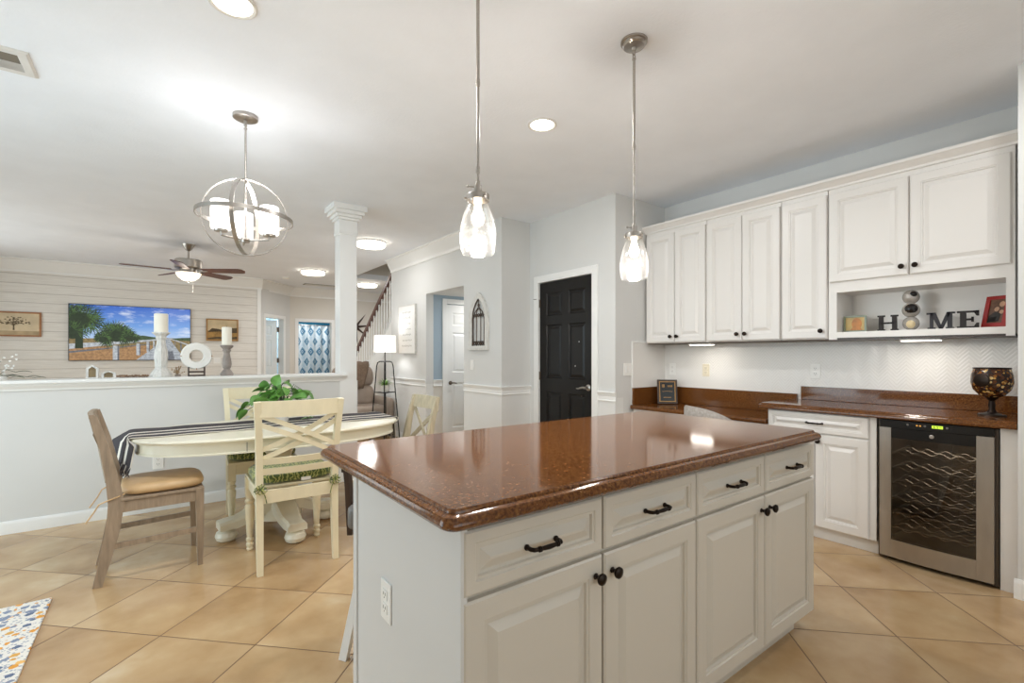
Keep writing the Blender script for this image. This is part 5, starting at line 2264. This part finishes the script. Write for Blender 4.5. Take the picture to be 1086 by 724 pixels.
def framed(name, label, x0, x1, z0, z1, fmat, pmat, shapes, fw=.022):
    t = thing(name, label, 'picture', (x0, YT - .001, z0))
    w, h = x1 - x0, z1 - z0
    mb = MB()
    for a, b, c_, d_ in ((0, w, 0, fw), (0, w, h - fw, h), (0, fw, fw, h - fw), (w - fw, w, fw, h - fw)):
        mb.box(a, b, -.03, 0, c_, d_, .002)
    obj('frame', mb, fmat, t)
    mb = MB()
    mb.box(fw, w - fw, -.018, -.004, fw, h - fw)
    pc = obj('picture', mb, pmat, t)
    for i, (nm, mt, polys) in enumerate(shapes):
        mb = MB()
        for pl in polys:
            mb.prism([(fw + a * (w - 2 * fw), fw + b * (h - 2 * fw)) for a, b in pl], -.0186 - .0006 * i, -.018)
        obj(nm, mb, mt, pc, smooth=0)


M['paper'] = plain('aged_paper_print', '#d8c6a6', 0.7, var=0.08, scale=5)
M['ink'] = plain('tree_ink', '#7a6a52', 0.7, var=0.3, scale=30)
M['dusk'] = plain('dusk_sky_print', '#d2bd98', 0.7, var=0.12, scale=5)
M['ochre_land'] = plain('ochre_land_print', '#b08a4e', 0.7, var=0.25, scale=9)
M['umber_land'] = plain('umber_land_print', '#5a4a34', 0.7, var=0.3, scale=9)
rng = random.Random(8)
crown = []
for k in range(60):
    a, r = rng.uniform(0, pi), rng.uniform(.05, 1) ** .6
    cx, cz = .52 + .30 * r * cos(a), .50 + .34 * r * sin(a)
    s = rng.uniform(.012, .03)
    crown.append([(cx - s, cz), (cx, cz - s * 1.3), (cx + s * 1.3, cz + s * .2), (cx, cz + s * 1.2)])
br = [[(.50, .22), (.535, .22), (.53, .52), (.505, .52)]]
for a in range(20, 170, 18):
    ex, ez = .52 + .25 * cos(radians(a)), .48 + .28 * sin(radians(a))
    br.append([(.512, .44), (.525, .44), (ex + .004, ez), (ex - .004, ez)])
framed('framed_print', 'oak framed tree print on the shiplap wall left of the television', -2.06, -1.432, 1.545, 1.925, 'oak', 'paper',
       [('printed_ground', 'sand', [[(0, 0), (1, 0), (1, .19), (0, .19)]]), ('printed_tree', 'ink', crown + br)])
framed('framed_print', 'gold framed marsh landscape on the shiplap wall right of the television', .754, 1.272, 1.525, 1.937, 'goldframe', 'dusk',
       [('printed_marsh', 'ochre_land', [[(0, 0), (1, 0), (1, .42), (0, .46)]]), ('printed_trees', 'umber_land', [[(0, .38), (.15, .58), (.35, .55), (.6, .48), (.75, .60), (1, .62), (1, .36), (.7, .36), (.4, .42)], [(.0, .08), (.35, .16), (.7, .10), (1, .18), (1, .04), (0, .02)]])])

# recliner, throw, tripod lamp
t = thing('recliner', 'taupe leather recliner beyond the end of the half wall', 'armchair', (2.56, 7.44, 0), radians(180))


def soft(x0, x1, y0, y1, z0, z1, b):
    return MB().box(x0, x1, y0, y1, z0, z1, b, 4)


obj('base', soft(-.34, .34, -.36, .38, .03, .30, .05), 'taupe', t, smooth=60)
obj('seat', soft(-.32, .32, -.10, .46, .29, .49, .07), 'taupe', t, smooth=60)
for s in (-1, 1):
    obj('armrest', soft(s * .36 - .07, s * .36 + .07, -.34, .42, .06, .60, .07), 'taupe', t, smooth=60)
tl = Matrix.Translation((0, -.16, .42)) @ Matrix.Rotation(radians(12), 4, 'X')
mb = MB()
mb.X = tl
mb.box(-.315, .315, -.14, .10, 0, .36, .10, 4)
obj('lumbar_cushion', mb, 'taupe', t, smooth=60)
mb = MB()
mb.X = tl
mb.box(-.325, .325, -.16, .12, .33, .68, .12, 4)
obj('headrest', mb, 'taupe', t, smooth=60)
mb = MB()
path = [(.02, .72, .10), (.0, .84, .06), (-.02, .96, .02), (-.055, 1.075, -.02), (-.15, 1.135, -.05), (-.28, 1.135, -.07), (-.385, 1.07, -.08), (-.425, .95, -.08), (-.43, .80, -.08)]
R_ = [[mb.v((-.16 + sh + .26 * (i / 8) + .006 * sin(i * 2.1), y + .006 * (i % 2) + .012, z + .008 * sin(i * 1.7) + .012)) for i in range(9)] for y, z, sh in path]
for a, b in zip(R_, R_[1:]):
    for i in range(8):
        mb.f([a[i], a[i + 1], b[i + 1], b[i]])
o = tag(obj('throw_blanket', mb, 'throw', loc=(2.56, 7.44, .0), rz=radians(180), smooth=70), 'brown knit throw draped over the taupe recliner back', 'blanket')
md = o.modifiers.new('thick', 'SOLIDIFY')
md.thickness = .016
md.offset = 0

t = thing('shelf_floor_lamp', 'black wire floor lamp with white drum shade and a shelf', 'floor lamp', (2.70, 6.72, 0), radians(20))
mb = MB()
mb.lathe([(.160, 1.300), (.152, 1.545), (.149, 1.545), (.157, 1.300)], n=36, cap=False)
obj('lamp_shade', mb, 'opal_soft', t)
mb = MB()
mb.cyl((0, 0, 1.165), (0, 0, 1.36), .008, n=10)
mb.lathe([(.02, 1.34), (.022, 1.36), (.02, 1.39), (.001, 1.39)], n=12)
obj('stem', mb, 'blackmetal', t)
for sx in (-1, 1):
    for sy in (-1, 1):
        mb = MB()
        mb.tube([(0, 0, 1.165), (sx * .05, sy * .05, 1.165), (sx * .072, sy * .072, 1.15), (sx * .082, sy * .082, 1.10), (sx * .105, sy * .105, .72), (sx * .15, sy * .15, 0)], .008, 8)
        obj('leg', mb, 'blackmetal', t)
for z, r in ((.72, .108), (.28, .135)):
    mb = MB()
    mb.box(-r, r, -r, r, z - .012, z, .003)
    obj('shelf', mb, 'blackmetal', t)
d = bpy.data.lights.new('floor_lamp_light', 'POINT')
d.energy = 4
d.color = NEUT
d.shadow_soft_size = .04
l = bpy.data.objects.new('floor_lamp_light', d)
COL.objects.link(l)
l.parent = t
l.location = (0, 0, 1.43)
t = thing('potted_grass', 'green grassy plant in a white pot on the floor lamp shelf', 'plant', (2.70, 6.72, .7205))
mb = MB()
mb.lathe([(.001, 0), (.055, 0), (.062, .02), (.066, .10), (.06, .10), (.058, .09), (.001, .088)], n=24)
obj('pot', mb, 'white_ceramic', t)
mb = MB()
rng = random.Random(6)
for k in range(90):
    a = rng.uniform(0, 2 * pi)
    leaf(mb, (.03 * cos(a) * rng.random(), .03 * sin(a) * rng.random(), .09), a, rng.uniform(.08, .15), .012, rng.uniform(.5, 1.4), rng.uniform(.8, 1.8), n=5)
obj('foliage', mb, 'grass', t)

# wall decor in the hall
t = thing('canvas_sign', 'white canvas sign with faint grey script on the hall wall above the floor lamp', 'sign', (XH - .001, 6.832, 1.29), RZ)
w, h = .556, .69
mb = MB()
mb.box(0, w, -.03, 0, 0, h, .003)
obj('canvas', mb, 'canvas', t)
mb = MB()
for a, b, c_, d_ in ((-.012, 0, -.012, h + .012), (w, w + .012, -.012, h + .012), (0, w, -.012, 0), (0, w, h, h + .012)):
    mb.box(a, b, -.036, 0, c_, d_)
obj('frame', mb, 'whitewood', t)
mb = MB()
rng = random.Random(5)
for k in range(7):
    z = h - .095 - .082 * k
    x0_ = .09 + rng.uniform(0, .06)
    x1_ = w - .09 - rng.uniform(0, .06)
    m_ = int((x1_ - x0_) / .012)
    mb.tube([(x0_ + (x1_ - x0_) * i / m_, -.0302, z + .012 * sin(i * 1.9 + k) * (1 + .4 * sin(i * .7))) for i in range(m_ + 1)], .0022, 4)
obj('script', mb, 'script', t)

t = thing('gothic_wall_decor', 'white gothic arch frame with iron scrollwork on the hall wall', 'wall decor', (XH - .001, 4.825, 1.313), RZ)
W_, H_ = .399, .665


def arch(w, zs, zt, n=12):
    """pointed arch outline, base at z=0 centre 0"""
    pts = [(-w / 2, 0), (w / 2, 0)]
    h = zt - zs
    R_ = ((w / 2) ** 2 + h * h) / w
    for i in range(n + 1):
        a = math.asin(min(1, h / R_)) * i / n
        pts.append((w / 2 - R_ + R_ * cos(a), zs + R_ * sin(a)))
    for i in range(n - 1, -1, -1):
        a = math.asin(min(1, h / R_)) * i / n
        pts.append((-(w / 2 - R_ + R_ * cos(a)), zs + R_ * sin(a)))
    return pts


mb = MB()
oa = arch(W_, .34, H_)
ia = [(x, z + .05) for x, z in arch(W_ - .13, .30, H_ - .12)]
loops = []
for pl, y in ((oa, 0), (oa, -.026), (oa, -.028), (ia, -.022), (ia, 0)):
    loops.append([(W_ / 2 + x, y, z) for x, z in pl])
mb.rings(loops, True, False, False)
mb.box(-.004, W_ + .004, -.034, 0, 0, .03, .002)
obj('frame', mb, 'whitewood', t)
mb = MB()
c = W_ / 2
iw = (W_ - .13) / 2
mb.tube([(c + x, -.014, z) for x, z in ia], .008, 6, closed=True)
for x in (-.045, .045):
    mb.tube([(c + x, -.014, .05), (c + x, -.014, .42)], .0055, 6)
for s in (-1, 1):
    mb.tube([(c + s * (iw - .02), -.014, .05), (c + s * (iw - .02), -.014, .36), (c + s * .075, -.014, .44), (c, -.014, .50)], .0055, 6)
    mb.tube([(c + s * .045, -.014, .42), (c + s * .03, -.014, .46), (c, -.014, .48)], .005, 6)
for z in (.06, .385, .50):
    for k in range(5 if z < .45 else 1):
        x = c + (-.08 + .04 * k if z < .45 else 0)
        mb.tube([(x + .017 * cos(2 * pi * i / 10), -.014, z + .017 + .017 * sin(2 * pi * i / 10)) for i in range(10)], .005, 5, closed=True)
mb.tube([(c - iw, -.014, .40), (c + iw, -.014, .40)], .005, 6)
mb.tube([(c - iw, -.014, .10), (c + iw, -.014, .10)], .005, 6)
mb.tube([(c, -.014, .50), (c, -.014, .585)], .005, 6)
obj('iron_scroll', mb, 'iron', t)

t = thing('star_wall_decor', 'dark metal starburst on the far wall partly behind the column', 'wall decor', (3.79, YF - .02, 1.93))
mb = MB()
for k in range(8):
    a = 2 * pi * k / 8 + .12
    r = .46 if k % 2 == 0 else .40
    b = .055
    p = [(r * cos(a), 0.0, r * sin(a)), (b * 1.3 * cos(a + .42), 0, b * 1.3 * sin(a + .42)), (.10 * cos(a), -.03, .10 * sin(a)), (b * 1.3 * cos(a - .42), 0, b * 1.3 * sin(a - .42)), (.03 * cos(a), .012, .03 * sin(a))]
    v_ = [mb.v(q) for q in p]
    for f_ in ((0, 1, 2), (0, 2, 3), (1, 4, 2), (2, 4, 3), (0, 4, 1), (0, 3, 4)):
        mb.f([v_[i] for i in f_])
mb.ball((0, -.01, 0), .07, 14, 1, .4, 1)
obj('starburst', mb, 'iron', t, smooth=0)

# staircase going up behind the hall wall
t = thing('staircase', 'staircase with dark handrail and white balusters rising behind the hall wall', 'stairs', (3.05, 9.097, 0))


def rz_(y):
    return 1.232 + (9.097 - y) * .731


def sz_(y):
    return .440 + (9.097 - y) * .735


ya, yb = 9.55, 6.0
mb = MB()
mb.X = Matrix.Translation((0, -9.097, 0))
mb.bar([(0, ya, rz_(ya)), (0, yb, rz_(yb))], .055, .06, up=(0, 0, 1))
obj('handrail', mb, 'rail', t)
mb = MB()
mb.X = Matrix.Translation((0, -9.097, 0))
mb.rings([[(x, ya, 0), (x, ya, sz_(ya)), (x, yb, sz_(yb)), (x, yb, sz_(yb) - .30), (x, 9.287, 0)] for x in (-.025, .025)])
obj('stringer', mb, 'trim', t)
mb = MB()
mb.X = Matrix.Translation((0, -9.097, 0))
mb.rings([[(x, 9.287, 0.0), (x, 7.21, sz_(7.21) - .295), (x, 7.21, 0.0)] for x in (-.020, .020)])
obj('skirt_panel', mb, 'wall_low', t)
y = 9.50
while y > yb:
    mb = MB()
    mb.X = Matrix.Translation((0, y - 9.097, 0))
    z0_, z1_ = sz_(y), rz_(y) - .028
    mb.box(-.016, .016, -.016, .016, z0_ - .01, z0_ + .16)
    mb.lathe([(.016, z0_ + .16), (.012, z0_ + .18), (.015, z0_ + .30), (.010, z1_ - .2), (.010, z1_)], n=10)
    obj('baluster', mb, 'trim', t)
    y -= .118
for k in range(12):
    mb = MB()
    y0_ = 9.50 - .26 * k
    z_ = .19 * (k + 1) - .02
    mb.X = Matrix.Translation((0, -9.097, 0))
    mb.box(.03, .95, y0_ - .28, y0_, z_ - .03, z_, .004)
    mb.box(.03, .95, y0_ - .02, y0_ - .005, z_ - .19, z_ - .03)
    obj('tread', mb, 'trim', t)
mb = MB()
mb.X = Matrix.Translation((0, 9.60 - 9.097, 0))
mb.box(-.045, .045, -.045, .045, 0, 1.05, .004)
mb.box(-.06, .06, -.06, .06, 1.05, 1.09, .008)
obj('newel_post', mb, 'trim', t)

# bathroom: curtain and rod
def curtain(name, x0, x1, y, z0, z1, mat):
    bm = bmesh.new()
    uvl = bm.loops.layers.uv.new('UVMap')
    n = 90
    cols_ = []
    for i in range(n + 1):
        s = i / n
        x = x0 + (x1 - x0) * s
        yy = y + .035 * sin(s * 2 * pi * 9)
        cols_.append([(bm.verts.new((x, yy, z)), (x1 - x0) * 1.05 * s, z) for z in (z0, (z0 + z1) / 2, z1)])
    for a, b in zip(cols_, cols_[1:]):
        for k in range(2):
            q = (a[k], b[k], b[k + 1], a[k + 1])
            f = bm.faces.new([w_[0] for w_ in q])
            for lp, w_ in zip(f.loops, q):
                lp[uvl].uv = (w_[1], w_[2])
    me = bpy.data.meshes.new(name)
    bm.to_mesh(me)
    bm.free()
    me.materials.append(M[mat])
    me.polygons.foreach_set('use_smooth', [True] * len(me.polygons))
    o = bpy.data.objects.new(name, me)
    COL.objects.link(o)
    return o


tag(curtain('shower_curtain', 2.47, 3.95, 12.25, .12, 1.975, 'curtain'), 'white shower curtain with blue diamond medallions in the far bathroom', 'shower curtain')
t = thing('curtain_rod', 'chrome shower curtain rod across the teal bathroom', 'curtain rod', (2.36, 12.25, 1.99))
mb = MB()
mb.cyl((0.0, 0, 0), (1.84, 0, 0), .012, n=12)
obj('rod', mb, 'nickel', t)
for k in range(12):
    mb = MB()
    x = .13 + k * .13
    mb.tube([(x, .018 * cos(a), -.004 + .020 * sin(a)) for a in [2 * pi * i / 10 for i in range(10)]], .0025, 5, closed=True)
    obj('curtain_ring', mb, 'nickel', t)
t = thing('bathroom_fill', 'unseen fill lamp added on the ceiling of the far bathroom', 'ceiling light', (3.0, 11.9, CEIL))  # invented ceiling lamp, added to light the bathroom
obj('diffuser', MB().lathe([(.15, 0), (.15, -.03), (.12, -.055), (.001, -.06)], n=24), 'led', t)
area('bathroom_fill_area', (0, 0, -.07), (0, 0, 0), .25, .25, 16, NEUT, t, 'DISK')
t = thing('bedroom_fill', 'unseen fill lamp added on the ceiling of the far bedroom', 'ceiling light', (1.5, 12.0, CEIL))  # unseen lamp put in to brighten the bedroom behind the open door
obj('diffuser', MB().lathe([(.15, 0), (.15, -.03), (.12, -.055), (.001, -.06)], n=24), 'led', t)
area('bedroom_fill_area', (0, 0, -.07), (0, 0, 0),   .25, .25, 34, DAY, t, 'DISK')
t = thing('passage_fill', 'unseen fill lamp added on the ceiling of the blue passage', 'ceiling light', (3.9, 5.48, 2.10))  # added lamp, out of view, that lights the passage walls
obj('diffuser', MB().lathe([(.10, 0), (.10, -.02), (.08, -.035), (.001, -.04)], n=24), 'led', t)
area('passage_fill_area', (0, 0, -.05), (0, 0, 0), .15, .15, 7, NEUT, t, 'DISK')
